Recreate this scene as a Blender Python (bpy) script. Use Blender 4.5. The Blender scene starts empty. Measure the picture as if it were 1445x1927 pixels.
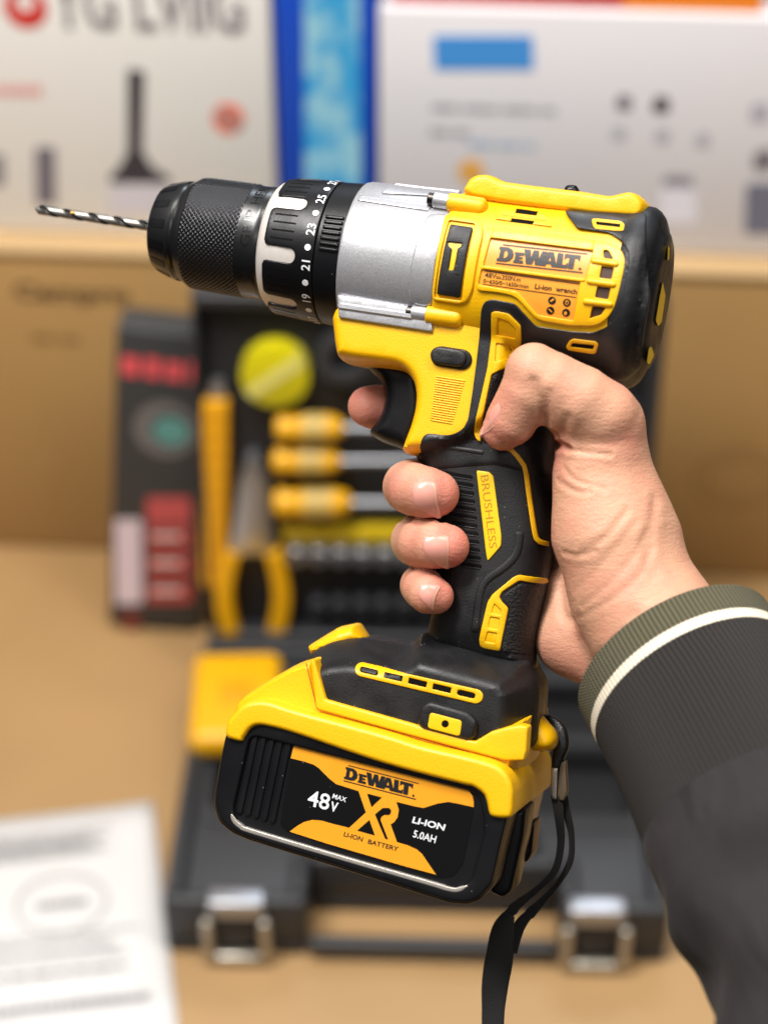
import bpy, bmesh, math, random
import numpy as np
from mathutils import Vector, Matrix
from mathutils.geometry import delaunay_2d_cdt

scene = bpy.context.scene
COL = scene.collection
R = math.radians
rng = random.Random(7)

# ------------------------------------------------------------------ camera
FPX, CX, CY = 3600.0, 722.5, 963.5          # focal length and centre in photo pixels
CAM_H, PITCH = 1.021, R(36)
cam_data = bpy.data.cameras.new('camera')
cam = bpy.data.objects.new('camera', cam_data)
COL.objects.link(cam)
cam.location = (0, 0, CAM_H)
cam.rotation_euler = (R(90) - PITCH, 0, 0)
cam_data.sensor_fit = 'HORIZONTAL'
cam_data.sensor_width = 36
cam_data.lens = 36 * FPX / 1445
cam_data.clip_start = 0.02
cam_data.clip_end = 60
cam_data.dof.use_dof = True
cam_data.dof.focus_distance = 0.663
cam_data.dof.aperture_fstop = (cam_data.lens / 1000) / 0.0126
cam_data.dof.aperture_blades = 0
scene.camera = cam

# ------------------------------------------------------------------ light
world = bpy.data.worlds.new('World')
scene.world = world
world.use_nodes = True
wn = world.node_tree
bg = wn.nodes['Background']
wtc = wn.nodes.new('ShaderNodeTexCoord')
wsx = wn.nodes.new('ShaderNodeSeparateXYZ')
wcr = wn.nodes.new('ShaderNodeValToRGB')      # dark floor, dim walls, pale ceiling
wmr = wn.nodes.new('ShaderNodeMapRange')
wmr.inputs[1].default_value = -1
wn.links.new(wtc.outputs['Generated'], wsx.inputs[0])
wn.links.new(wsx.outputs[2], wmr.inputs[0])
wn.links.new(wmr.outputs[0], wcr.inputs[0])
el = wcr.color_ramp.elements
el[0].position, el[0].color = 0.30, (0.035, 0.032, 0.03, 1)
el[1].position, el[1].color = 1.0, (0.95, 0.93, 0.90, 1)
e2 = el.new(0.52); e2.color = (0.10, 0.095, 0.09, 1)
e3 = el.new(0.75); e3.color = (0.50, 0.48, 0.45, 1)
wn.links.new(wcr.outputs[0], bg.inputs[0])
bg.inputs[1].default_value = 0.44

def area(name, loc, target, size, power, color):
    l = bpy.data.lights.new(name, 'AREA')
    l.shape = 'RECTANGLE'
    l.size, l.size_y = size
    l.energy = power
    l.color = color
    o = bpy.data.objects.new(name, l)
    COL.objects.link(o)
    o.location = loc
    d = Vector(target) - Vector(loc)
    o.rotation_euler = d.to_track_quat('-Z', 'Y').to_euler()
    return o
area('overhead_lamp', (0.85, 0.35, 2.6), (0.05, 0.8, 0.6), (0.28, 1.2), 26, (1.0, 0.965, 0.90))
area('overhead_lamp', (-0.7, 0.42, 2.6), (0.0, 0.9, 0.5), (0.28, 1.2), 84, (1.0, 0.97, 0.93))
area('overhead_lamp', (0.1, -1.5, 2.5), (0.0, 0.9, 0.5), (1.4, 0.28), 8, (1.0, 0.965, 0.92))
area('overhead_lamp', (0.5, 2.9, 2.5), (0.05, 0.75, 0.6), (1.2, 0.4), 26, (0.82, 0.90, 1.0))  # cool back light, added for bluish highlights along the drill's top

scene.view_settings.view_transform = 'Standard'
scene.view_settings.look = 'None'
scene.view_settings.exposure = 0.0
scene.view_settings.gamma = 1.0
scene.cycles.use_denoising = True

# ------------------------------------------------------------------ helpers
def lin(r, g, b):
    f = lambda c: (c / 255 / 12.92) if c / 255 <= 0.04045 else ((c / 255 + 0.055) / 1.055) ** 2.4
    return (f(r), f(g), f(b), 1)

def mat(name, rgb, rough=0.5, metal=0.0, spec=0.5, bump=None, vary=None, coat=0.0, sss=0.0, sheen=0.0, rvary=0.0):
    """bump = (scale per metre, strength, distance in mm); vary = (scale, amount)"""
    m = bpy.data.materials.new(name)
    m.use_nodes = True
    nt = m.node_tree
    b = nt.nodes['Principled BSDF']
    b.inputs['Base Color'].default_value = lin(*rgb)
    b.inputs['Roughness'].default_value = rough
    b.inputs['Metallic'].default_value = metal
    b.inputs['Specular IOR Level'].default_value = spec
    b.inputs['Coat Weight'].default_value = coat
    b.inputs['Coat Roughness'].default_value = 0.25
    b.inputs['Sheen Weight'].default_value = sheen
    if sss:
        b.inputs['Subsurface Weight'].default_value = sss
        b.inputs['Subsurface Radius'].default_value = (1.0, 0.35, 0.2)
        b.inputs['Subsurface Scale'].default_value = 0.004
    tc = nt.nodes.new('ShaderNodeTexCoord')
    if bump:
        n = nt.nodes.new('ShaderNodeTexNoise')
        n.inputs['Scale'].default_value = bump[0]
        n.inputs['Detail'].default_value = 2
        nt.links.new(tc.outputs['Object'], n.inputs['Vector'])
        bp = nt.nodes.new('ShaderNodeBump')
        bp.inputs['Strength'].default_value = bump[1]
        bp.inputs['Distance'].default_value = bump[2] * 0.001
        nt.links.new(n.outputs[0], bp.inputs['Height'])
        nt.links.new(bp.outputs[0], b.inputs['Normal'])
    if vary or rvary:
        n2 = nt.nodes.new('ShaderNodeTexNoise')
        n2.inputs['Scale'].default_value = vary[0] if vary else 60
        n2.inputs['Detail'].default_value = 5
        nt.links.new(tc.outputs['Object'], n2.inputs['Vector'])
        if vary:
            mx = nt.nodes.new('ShaderNodeMix')
            mx.data_type = 'RGBA'
            c = lin(*rgb)
            a = vary[1]
            mx.inputs[6].default_value = tuple(max(0, v * (1 - a)) for v in c[:3]) + (1,)
            mx.inputs[7].default_value = tuple(min(1, v * (1 + a)) for v in c[:3]) + (1,)
            nt.links.new(n2.outputs[0], mx.inputs[0])
            nt.links.new(mx.outputs[2], b.inputs['Base Color'])
        if rvary:
            mr = nt.nodes.new('ShaderNodeMapRange')
            mr.inputs[1].default_value, mr.inputs[2].default_value = 0.3, 0.7
            mr.inputs[3].default_value, mr.inputs[4].default_value = max(0, rough - rvary), min(1, rough + rvary)
            nt.links.new(n2.outputs[0], mr.inputs[0])
            nt.links.new(mr.outputs[0], b.inputs['Roughness'])
    return m

def dust(m, rgb=(120, 116, 110), scale=420, thr=0.10, share=0.86, amount=0.7):
    """sparse specks of dust and lint lying on a dark surface"""
    nt = m.node_tree
    b = nt.nodes['Principled BSDF']
    tc = nt.nodes.new('ShaderNodeTexCoord')
    v = nt.nodes.new('ShaderNodeTexVoronoi'); v.inputs['Scale'].default_value = scale
    nt.links.new(tc.outputs['Object'], v.inputs['Vector'])
    sp = nt.nodes.new('ShaderNodeSeparateColor')
    nt.links.new(v.outputs['Color'], sp.inputs[0])
    lt = nt.nodes.new('ShaderNodeMath'); lt.operation = 'LESS_THAN'; lt.inputs[1].default_value = thr
    gt = nt.nodes.new('ShaderNodeMath'); gt.operation = 'GREATER_THAN'; gt.inputs[1].default_value = share
    nt.links.new(v.outputs['Distance'], lt.inputs[0]); nt.links.new(sp.outputs[0], gt.inputs[0])
    ml = nt.nodes.new('ShaderNodeMath'); ml.operation = 'MULTIPLY'
    nt.links.new(lt.outputs[0], ml.inputs[0]); nt.links.new(gt.outputs[0], ml.inputs[1])
    m2 = nt.nodes.new('ShaderNodeMath'); m2.operation = 'MULTIPLY'; m2.inputs[1].default_value = amount
    nt.links.new(ml.outputs[0], m2.inputs[0])
    mx = nt.nodes.new('ShaderNodeMix'); mx.data_type = 'RGBA'
    src = b.inputs['Base Color'].links
    if src: nt.links.new(src[0].from_socket, mx.inputs[6])
    else: mx.inputs[6].default_value = b.inputs['Base Color'].default_value
    mx.inputs[7].default_value = lin(*rgb)
    nt.links.new(m2.outputs[0], mx.inputs[0])
    nt.links.new(mx.outputs[2], b.inputs['Base Color'])
    return m

def scuff(m, c, r, scale=520, strength=1.0):
    """a patch of dents round a point of the object"""
    nt = m.node_tree
    b = nt.nodes['Principled BSDF']
    tc = nt.nodes.new('ShaderNodeTexCoord')
    d = nt.nodes.new('ShaderNodeVectorMath'); d.operation = 'DISTANCE'
    nt.links.new(tc.outputs['Object'], d.inputs[0]); d.inputs[1].default_value = c
    mr = nt.nodes.new('ShaderNodeMapRange'); mr.inputs[1].default_value = r * .3; mr.inputs[2].default_value = r
    mr.inputs[3].default_value = 1; mr.inputs[4].default_value = 0
    nt.links.new(d.outputs['Value'], mr.inputs[0])
    n = nt.nodes.new('ShaderNodeTexVoronoi'); n.inputs['Scale'].default_value = scale
    nt.links.new(tc.outputs['Object'], n.inputs['Vector'])
    ml = nt.nodes.new('ShaderNodeMath'); ml.operation = 'MULTIPLY'
    nt.links.new(n.outputs['Distance'], ml.inputs[0]); nt.links.new(mr.outputs[0], ml.inputs[1])
    bp = nt.nodes.new('ShaderNodeBump'); bp.inputs['Strength'].default_value = strength; bp.inputs['Distance'].default_value = .0012
    nt.links.new(ml.outputs[0], bp.inputs['Height'])
    if b.inputs['Normal'].links: nt.links.new(b.inputs['Normal'].links[0].from_socket, bp.inputs['Normal'])
    nt.links.new(bp.outputs[0], b.inputs['Normal'])
    return m

def empty(name, mtx=None, label=None, cat=None, group=None):
    o = bpy.data.objects.new(name, None)
    o.empty_display_size = 0.02
    COL.objects.link(o)
    if mtx is not None:
        o.matrix_world = mtx
    if label: o['label'] = label
    if cat: o['category'] = cat
    if group: o['group'] = group
    return o

def tag(o, label, cat, group=None):
    o['label'] = label
    o['category'] = cat
    if group: o['group'] = group
    return o

def link(name, me, m, parent=None, label=None, sharp=38, smooth=True):
    """one mesh, one object; vertices are in the parent's space, in metres"""
    o = bpy.data.objects.new(name, me)
    COL.objects.link(o)
    for mm in (m if isinstance(m, (list, tuple)) else [m]):
        me.materials.append(mm)
    if smooth:
        me.polygons.foreach_set('use_smooth', [True] * len(me.polygons))
        me.set_sharp_from_angle(angle=R(sharp))
    else:
        me.polygons.foreach_set('use_smooth', [False] * len(me.polygons))
    me.update()
    if parent is not None:
        o.parent = parent
    if label: o['label'] = label
    return o

def mesh_of(name, verts, faces, scale=0.001, fix=True, midx=None):
    me = bpy.data.meshes.new(name)
    v = np.asarray(verts, float) * scale
    me.from_pydata(v.tolist(), [], [list(map(int, f)) for f in faces])
    if midx is not None:
        me.polygons.foreach_set('material_index', midx)
    if fix:
        bm = bmesh.new()
        bm.from_mesh(me)
        bmesh.ops.remove_doubles(bm, verts=bm.verts, dist=1e-6)
        bmesh.ops.recalc_face_normals(bm, faces=bm.faces)
        bm.to_mesh(me)
        bm.free()
    return me

# ---- the drill's own frame: x along it, y away from the viewer, z up, millimetres from its middle
DD, YAW = 684.0, R(15)
cs, sn = math.cos(YAW), math.sin(YAW)
def toL(p, d=0.0):
    p = np.asarray(p, float).reshape(-1, 2)
    rx = (p[:, 0] - CX) / FPX
    ru = -(p[:, 1] - CY) / FPX
    t = (-np.asarray(d, float) + DD * cs) / (rx * sn + cs)
    return np.stack([DD * sn + (rx * cs - sn) * t, ru * t], 1)

fwd = Vector((0, math.cos(PITCH), -math.sin(PITCH)))
upv = Vector((0, math.sin(PITCH), math.cos(PITCH)))
rgt = Vector((1, 0, 0))
lx = rgt * cs - fwd * sn
ly = rgt * sn + fwd * cs
org = Vector((0, 0, CAM_H)) + fwd * (DD / 1000)
FRAME = Matrix(((lx.x, ly.x, upv.x, org.x), (lx.y, ly.y, upv.y, org.y), (lx.z, ly.z, upv.z, org.z), (0, 0, 0, 1)))

def toS(p, surf, n=6):
    """photo points dropped on a near surface d = surf(x, z)"""
    p = np.asarray(p, float).reshape(-1, 2)
    d = np.full(len(p), float(getattr(surf, 'd0', 0.0)))
    for _ in range(n):
        q = toL(p, d)
        d = 0.3 * d + 0.7 * surf(q[:, 0], q[:, 1])
    return toL(p, d)

def rnd(pts, r, n=5):
    """polygon with its corners rounded"""
    pts = [np.array(p, float) for p in pts]
    out = []
    N = len(pts)
    for i in range(N):
        a, b, c = pts[i - 1], pts[i], pts[(i + 1) % N]
        la, lc = np.linalg.norm(a - b), np.linalg.norm(c - b)
        t = min(r, la * 0.48, lc * 0.48)
        if t < 1e-6:
            out.append(b); continue
        p0, p1 = b + (a - b) / la * t, b + (c - b) / lc * t
        for k in range(n + 1):
            u = k / n
            out.append((1 - u) ** 2 * p0 + 2 * u * (1 - u) * b + u * u * p1)
    return np.array(out)

def spline(pts, n=6, closed=False):
    pts = np.array(pts, float)
    N = len(pts)
    out = []
    rngi = range(N) if closed else range(N - 1)
    for i in rngi:
        g = lambda k: pts[k % N] if closed else pts[min(max(k, 0), N - 1)]
        p0, p1, p2, p3 = g(i - 1), g(i), g(i + 1), g(i + 2)
        for k in range(n):
            t = k / n
            out.append(0.5 * (2 * p1 + (p2 - p0) * t + (2 * p0 - 5 * p1 + 4 * p2 - p3) * t * t + (3 * p1 - p0 - 3 * p2 + p3) * t ** 3))
    if not closed:
        out.append(pts[-1])
    return np.array(out)

def band(pts, w):
    """closed polygon of a line of width w (w may vary along it)"""
    pts = np.array(pts, float)
    w = np.broadcast_to(np.asarray(w, float), (len(pts),))
    t = np.gradient(pts, axis=0)
    t /= np.linalg.norm(t, axis=1)[:, None] + 1e-12
    n = np.stack([-t[:, 1], t[:, 0]], 1)
    return np.vstack([pts + n * w[:, None] / 2, (pts - n * w[:, None] / 2)[::-1]])

def capsule(a, b, r, n=9):
    a, b = np.array(a, float), np.array(b, float)
    ang = math.atan2(b[1] - a[1], b[0] - a[0])
    out = [b + r * np.array([math.cos(ang - math.pi / 2 + math.pi * k / n), math.sin(ang - math.pi / 2 + math.pi * k / n)]) for k in range(n + 1)]
    out += [a + r * np.array([math.cos(ang + math.pi / 2 + math.pi * k / n), math.sin(ang + math.pi / 2 + math.pi * k / n)]) for k in range(n + 1)]
    return np.array(out)

def disc(c, r, n=24, sx=1.0):
    return np.array([[c[0] + sx * r * math.cos(2 * math.pi * k / n), c[1] + r * math.sin(2 * math.pi * k / n)] for k in range(n)])

def dens(poly, s):
    out = []
    N = len(poly)
    for i in range(N):
        a, b = poly[i], poly[(i + 1) % N]
        k = max(1, int(math.ceil(np.linalg.norm(b - a) / s)))
        for j in range(k):
            out.append(a + (b - a) * j / k)
    out = np.array(out)
    keep = np.linalg.norm(out - np.roll(out, 1, 0), axis=1) > 1e-4
    return out[keep]

def area2(p):
    return 0.5 * np.sum(p[:, 0] * np.roll(p[:, 1], -1) - np.roll(p[:, 0], -1) * p[:, 1])

def segdist(P, poly):
    a = poly
    b = np.roll(poly, -1, 0)
    out = np.full(len(P), 1e9)
    for c in range(0, len(P), 4000):
        p = P[c:c + 4000]
        ab = (b - a)[None]
        ap = p[:, None] - a[None]
        t = np.clip((ap * ab).sum(2) / np.maximum((ab * ab).sum(2), 1e-12), 0, 1)
        out[c:c + 4000] = np.sqrt((((ap - t[..., None] * ab)) ** 2).sum(2)).min(1)
    return out

def inside(P, poly):
    x, y = P[:, 0], P[:, 1]
    r = np.zeros(len(P), bool)
    for (x0, y0), (x1, y1) in zip(poly, np.roll(poly, -1, 0)):
        c = (y0 > y) != (y1 > y)
        with np.errstate(divide='ignore', invalid='ignore'):
            r ^= c & (x < (x1 - x0) * (y - y0) / (y1 - y0 + 1e-30) + x0)
    return r

def sdf(P, poly):
    d = segdist(P, poly)
    return np.where(inside(P, poly), d, -d)

def tri(poly, holes, rings, spacing):
    """triangles filling poly minus holes: points, faces, outline length"""
    if area2(poly) < 0: poly = poly[::-1]
    pts = [poly]
    loops = [len(poly)]
    for h in holes:
        pts.append(h); loops.append(len(h))
    nb = sum(loops)
    def nrm(pl, s):
        t = np.roll(pl, -1, 0) - np.roll(pl, 1, 0)
        t /= np.linalg.norm(t, axis=1)[:, None] + 1e-12
        return np.stack([-t[:, 1], t[:, 0]], 1) * s
    def dist_all(P):
        d = sdf(P, poly)
        for h in holes:
            d = np.minimum(d, -sdf(P, h))
        return d
    for e in rings:
        for pl, s in [(poly, 1)] + [(h, 1 if area2(h) < 0 else -1) for h in holes]:
            c = pl + nrm(pl, s) * e
            c = c[dist_all(c) > 0.93 * e]
            if len(c):
                keep = np.ones(len(c), bool)
                keep[1:] = np.linalg.norm(c[1:] - c[:-1], axis=1) > 0.02
                pts.append(c[keep])
    if spacing:
        e = (rings[-1] if len(rings) else 0) + spacing * 0.55
        lo, hi = poly.min(0), poly.max(0)
        g = []
        row = 0
        y = lo[1]
        while y <= hi[1]:
            xs = np.arange(lo[0] + (row % 2) * spacing / 2, hi[0], spacing)
            g.append(np.stack([xs, np.full(len(xs), y)], 1))
            y += spacing * 0.866
            row += 1
        if g:
            g = np.vstack(g)
            g = g[dist_all(g) > e]
            if len(g): pts.append(g)
    P = np.vstack(pts)
    edges = []
    o = 0
    for n in loops:
        edges += [(o + i, o + (i + 1) % n) for i in range(n)]
        o += n
    r = delaunay_2d_cdt([Vector(p) for p in P], edges, [], 0, 1e-5)
    V = np.array([[v.x, v.y] for v in r[0]])
    Fc = np.array([list(f) for f in r[2] if len(f) == 3])
    c = V[Fc].mean(1)
    ok = inside(c, poly)
    for h in holes:
        ok &= ~inside(c, h)
    return V, Fc[ok], dist_all, poly

def bedges(F):
    cnt = {}
    for f in F:
        for i in range(3):
            e = (f[i], f[(i + 1) % 3])
            cnt[e] = cnt.get(e, 0) + 1
    return [e for e in cnt if (e[1], e[0]) not in cnt]

def shell(name, poly, h, m, parent=None, holes=(), rings=(), spacing=3.0, skirt=None, back=None, label=None, step=1.2, sharp=38):
    """A solid over an outline (x, z in mm): its near face at d = h(x, z, e), e the distance to the outline.
    skirt: how far the side walls drop below the face edge; back: a second face at d = back(x, z, e)."""
    poly = dens(np.asarray(poly, float), step)
    holes = [dens(np.asarray(q, float), step) for q in holes]
    V, F, da, poly = tri(poly, holes, rings, spacing)
    e = np.maximum(da(V), 0)
    d = h(V[:, 0], V[:, 1], e)
    n = len(V)
    verts = np.stack([V[:, 0], -d, V[:, 1]], 1)
    faces = [list(f) for f in F]
    if back is not None:
        d2 = back(V[:, 0], V[:, 1], e)
        verts = np.vstack([verts, np.stack([V[:, 0], -d2, V[:, 1]], 1)])
        faces += [[f[0] + n, f[2] + n, f[1] + n] for f in F]
        for a, b in bedges(F):
            faces.append([b, a, a + n, b + n])
    elif skirt:
        idx = {}
        extra = []
        for a, b in bedges(F):
            for k in (a, b):
                if k not in idx:
                    idx[k] = n + len(extra)
                    extra.append([V[k, 0], -(d[k] - skirt), V[k, 1]])
            faces.append([b, a, idx[a], idx[b]])
        verts = np.vstack([verts, np.array(extra)])
    me = mesh_of(name, verts, faces)
    return link(name, me, m, parent, label, sharp)

def bev(e, b):
    """0 at the outline, 1 past a bevel of width b, rounded"""
    if b <= 0: return np.ones_like(e)
    u = np.clip(e / b, 0, 1)
    return np.sqrt(np.maximum(0, 1 - (1 - u) ** 2))

def pillow(T, r, p=2.0):
    def f(x, z, e):
        u = np.clip(e / r, 0, 1)
        return T * np.maximum(0, 1 - (1 - u) ** p) ** (1 / p)
    return f

def body(name, px, T, r, m, parent, p=2.0, spacing=2.5, dref=0.0, T2=None, label=None, chamfer=None):
    """rounded solid whose outline is read at depth dref; returns (object, near surface function)"""
    poly = toL(px, dref) if dref is not None else np.asarray(px, float)
    f = pillow(T, r, p)
    if chamfer is not None:     # a flat slope with a crisp ridge instead of a round edge
        def f(x, z, e):
            u = np.clip(e / r, 0, 1.8)
            g = chamfer + (1 - chamfer) * u
            k = .16
            h = np.clip(.5 + .5 * (1 - g) / k, 0, 1)
            q = g * h + 1 * (1 - h) - k * h * (1 - h)
            return T * q * (.86 + .14 * np.sqrt(np.clip(e / 1.2, 0, 1)))
    rings = [r * (1 - math.cos(a)) for a in np.linspace(0, math.pi / 2, 8)[1:-1]]
    rings = [q for q in rings if q > 0.05] + [r]
    if chamfer is not None: rings = [.15, .5, 1.2, r * .4, r * .7, r * .9, r, r * 1.15, r * 1.3]
    T2 = T if T2 is None else T2
    o = shell(name, poly, lambda x, z, e: f(x, z, e), m, parent, rings=rings, spacing=spacing,
              back=lambda x, z, e: -T2 / T * f(x, z, e), label=label)
    pd = dens(poly, 1.5)
    def surf(x, z):
        P = np.stack([np.atleast_1d(x), np.atleast_1d(z)], 1)
        e = sdf(P, pd)
        return np.where(e > 0, f(None, None, np.maximum(e, 0)), 0.0)
    return o, surf

def plate(name, px, surf, hgt, m, parent, holes=(), bevel=0.35, spacing=2.0, skirt=1.0, label=None, step=1.0):
    """a raised piece lying on a near surface; px in photo pixels"""
    sf = lambda x, z: surf(x, z) + hgt
    sf.d0 = getattr(surf, 'd0', 0.0)
    poly = toS(px, sf)
    hs = [toS(q, sf) for q in holes]
    rings = [bevel * 0.15, bevel * 0.5, bevel] if bevel > 0 else []
    return shell(name, poly, lambda x, z, e: surf(x, z) + hgt - bevel * (1 - bev(e, bevel)), m, parent, holes=hs,
                 rings=rings, spacing=spacing, skirt=skirt + hgt, label=label, step=step)

def decal(name, px, surf, lift, m, parent, holes=(), spacing=4.0, step=3.0, label=None):
    """ink or a sticker lying flat on a surface"""
    sf = lambda x, z: surf(x, z) + lift
    sf.d0 = getattr(surf, 'd0', 0.0)
    poly = toS(px, sf)
    return shell(name, poly, lambda x, z, e: surf(x, z) + lift, m, parent, holes=[toS(q, sf) for q in holes],
                 rings=(), spacing=spacing, skirt=0.08, label=label, step=step)

# ---- writing
_tc = {}
def glyphs(s, bold=0.0):
    """flat triangles of a line of text, x from 0 to its width, capital height 1"""
    if (s, bold) in _tc: return _tc[(s, bold)]
    def grab(t):
        c = bpy.data.curves.new('t', 'FONT')
        c.body = t
        c.offset = bold
        c.resolution_u = 3
        o = bpy.data.objects.new('t', c)
        COL.objects.link(o)
        dg = bpy.context.evaluated_depsgraph_get()
        dg.update()
        me = bpy.data.meshes.new_from_object(o.evaluated_get(dg))
        v = np.array([[q.co.x, q.co.y] for q in me.vertices]) if len(me.vertices) else np.zeros((1, 2))
        f = [list(p.vertices) for p in me.polygons]
        bpy.data.objects.remove(o)
        bpy.data.curves.remove(c)
        bpy.data.meshes.remove(me)
        return v, f
    hv, _ = grab('H')
    cap = hv[:, 1].max() - hv[:, 1].min()
    v, f = grab(s)
    v = v.copy()
    v[:, 0] -= v[:, 0].min()
    v[:, 1] -= hv[:, 1].min()
    v /= cap
    _tc[(s, bold)] = (v, f)
    return v, f

def text_on(name, s, p0, p1, up, surf, m, parent, lift=0.12, bold=0.0, thick=0.0):
    """p0, p1: ends of the baseline in photo pixels; up: the capital height as a pixel vector"""
    v, f = glyphs(s, bold)
    w = v[:, 0].max()
    p0, p1, up = np.array(p0, float), np.array(p1, float), np.array(up, float)
    px = p0 + np.outer(v[:, 0] / w, p1 - p0) + np.outer(v[:, 1], up)
    sf = lambda x, z: surf(x, z) + lift
    q = toS(px, sf)
    d = sf(q[:, 0], q[:, 1])
    verts = np.stack([q[:, 0], -d, q[:, 1]], 1)
    return link(name, mesh_of(name, verts, f), m, parent, smooth=False)

LOGO = [  # heavy letters, word 6.0 wide and 1 high: (outline, holes)
    ([(0, 0), (.62, 0), (.92, .08), (1.12, .32), (1.15, .58), (1.02, .86), (.72, 1), (.05, 1), (.05, .8), (.16, .8), (.12, .2), (0, .2)], [[(.44, .24), (.58, .24), (.72, .38), (.73, .6), (.62, .76), (.46, .76)]]),
    ([(1.2, 0), (1.92, 0), (1.92, .2), (1.58, .2), (1.58, .29), (1.84, .29), (1.84, .45), (1.58, .45), (1.58, .55), (1.92, .55), (1.92, .74), (1.22, .74), (1.22, .6), (1.29, .58), (1.28, .16), (1.2, .14)], []),
    ([(1.86, 1), (2.32, 1), (2.42, .45), (2.56, 1), (2.92, 1), (3.02, .45), (3.18, 1), (3.56, 1), (3.2, 0), (2.8, 0), (2.7, .42), (2.58, 0), (2.15, 0)], []),
    ([(3.16, 0), (3.58, 0), (3.63, .17), (3.97, .17), (4.0, 0), (4.42, 0), (4.02, 1), (3.62, 1)], [[(3.71, .38), (3.91, .38), (3.82, .7)]]),
    ([(4.34, 0), (5.16, 0), (5.16, .42), (5.0, .24), (4.76, .24), (4.72, 1), (4.32, 1)], []),
    ([(5.2, 0), (5.62, 0), (5.62, .76), (5.78, .76), (5.98, .58), (6.0, 1), (4.84, 1), (4.84, .6), (5.04, .76), (5.2, .76)], []),
]
def logo(name, bl, br, up, surf, m, parent, lift=0.14):
    """the heavy word mark between two rules; bl, br: ends of the baseline; all letters one printed mark"""
    bl, br, up = (np.array(q, float) for q in (bl, br, up))
    def P(a):
        a = np.array(a, float)
        return bl + np.outer(a[:, 0] / 6.0, br - bl) + np.outer(a[:, 1], up)
    V, F, n = [], [], 0
    polys = [(rnd(o, .035, 2), [rnd(h, .04, 2) for h in hs]) for o, hs in LOGO]
    polys += [(np.array([(.25, 1.12), (6.45, 1.12), (6.45, 1.19), (.25, 1.19)]), []), (np.array([(-.02, -.2), (6.35, -.2), (6.35, -.12), (-.02, -.12)]), []), (disc((6.1, .08), .085, 14, 1.3), [])]
    sf = lambda x, z: surf(x, z) + lift
    for o, hs in polys:
        v, f, _, _ = tri(dens(o, .4), [dens(h, .4) for h in hs], (), None)
        q = toS(P(v), sf)
        V.append(np.stack([q[:, 0], -sf(q[:, 0], q[:, 1]), q[:, 1]], 1))
        F += [[k + n for k in t] for t in f]
        n += len(v)
    return link(name, mesh_of(name, np.vstack(V), F), m, parent, smooth=False)

# ---- surfaces turned round the drill's axis
A_px, B_px = np.array([303., 428.]), np.array([1240., 567.])
A0, B0 = toL(A_px)[0], toL(B_px)[0]
AX = (B0 - A0) / np.linalg.norm(B0 - A0)       # along, nose to rear
AV = np.array([-AX[1], AX[0]])                 # across, upwards
def ax_px(x):
    return A_px + (B_px - A_px) * (x - A_px[0]) / (B_px[0] - A_px[0])
AXPX = (B_px - A_px) / np.linalg.norm(B_px - A_px)
VPX = np.array([AXPX[1], -AXPX[0]])
def s_of(x):
    return float((toL(ax_px(x))[0] - A0) @ AX)
def r_of(x, rpx):
    c = toL(ax_px(x))[0]
    return float(np.linalg.norm(toL(ax_px(x) + VPX * rpx)[0] - c))
def prof(lst):
    return [(s_of(x), r_of(x, r)) for x, r in lst]
def ax3(s, v, d):
    q = A0 + AX * s + AV * v
    return (q[0], -d, q[1])
def head_surf(pr, p=2.0, k=1.0):
    ss = np.array([a for a, _ in pr]); rr = np.array([b for _, b in pr])
    def f(x, z):
        x, z = np.atleast_1d(x), np.atleast_1d(z)
        s = (x - A0[0]) * AX[0] + (z - A0[1]) * AX[1]
        v = (x - A0[0]) * AV[0] + (z - A0[1]) * AV[1]
        r = np.interp(s, ss, rr)
        return k * r * np.maximum(0, 1 - np.clip(np.abs(v) / np.maximum(r, 1e-6), 0, 1) ** p) ** (1 / p)
    return f
def lathe(name, pr, m, parent, p=2.0, k=1.0, seg=96, label=None, sharp=30, midx=None, cap=True):
    V, F = [], []
    for s, r in pr:
        for j in range(seg):
            t = 2 * math.pi * j / seg
            c, q = math.cos(t), math.sin(t)
            V.append(ax3(s, r * math.copysign(abs(q) ** (2 / p), q), k * r * math.copysign(abs(c) ** (2 / p), c)))
    for i in range(len(pr) - 1):
        for j in range(seg):
            a, b = i * seg + j, i * seg + (j + 1) % seg
            F.append([a, b, b + seg, a + seg])
    if cap:
        F.append(list(range(seg)))
        F.append([(len(pr) - 1) * seg + j for j in reversed(range(seg))])
    return link(name, mesh_of(name, V, F), m, parent, label, sharp)
def wrap(name, poly, pr_R, hgt, m, parent, holes=(), bevel=0.3, spacing=1.2, skirt=1.0, label=None, sharp=38):
    """a raised piece on a turned surface; poly in (s mm, angle rad), pr_R(s) the radius under it"""
    R0 = 26.0
    P = np.array(poly, float) * np.array([1, R0])
    H = [np.array(h, float) * np.array([1, R0]) for h in holes]
    P = dens(P, 0.8)
    V, F, da, P = tri(P, [dens(h, 0.8) for h in H], [bevel * .2, bevel * .55, bevel] if bevel else [], spacing)
    e = np.maximum(da(V), 0)
    hh = hgt - bevel * (1 - bev(e, bevel)) if bevel else np.full(len(V), hgt)
    def put(V, hh):
        r = pr_R(V[:, 0]) + hh
        t = V[:, 1] / R0
        return np.array([ax3(s, a * math.sin(u), a * math.cos(u)) for s, a, u in zip(V[:, 0], r, t)])
    verts = put(V, hh)
    faces = [list(f) for f in F]
    if skirt:
        n = len(V)
        be = bedges(F)
        ks = sorted({k for e2 in be for k in e2})
        ix = {k: n + i for i, k in enumerate(ks)}
        verts = np.vstack([verts, put(V[ks], hh[ks] - skirt - hgt)])
        faces += [[b, a, ix[a], ix[b]] for a, b in be]
    return link(name, mesh_of(name, verts, faces), m, parent, label, sharp)
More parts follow.
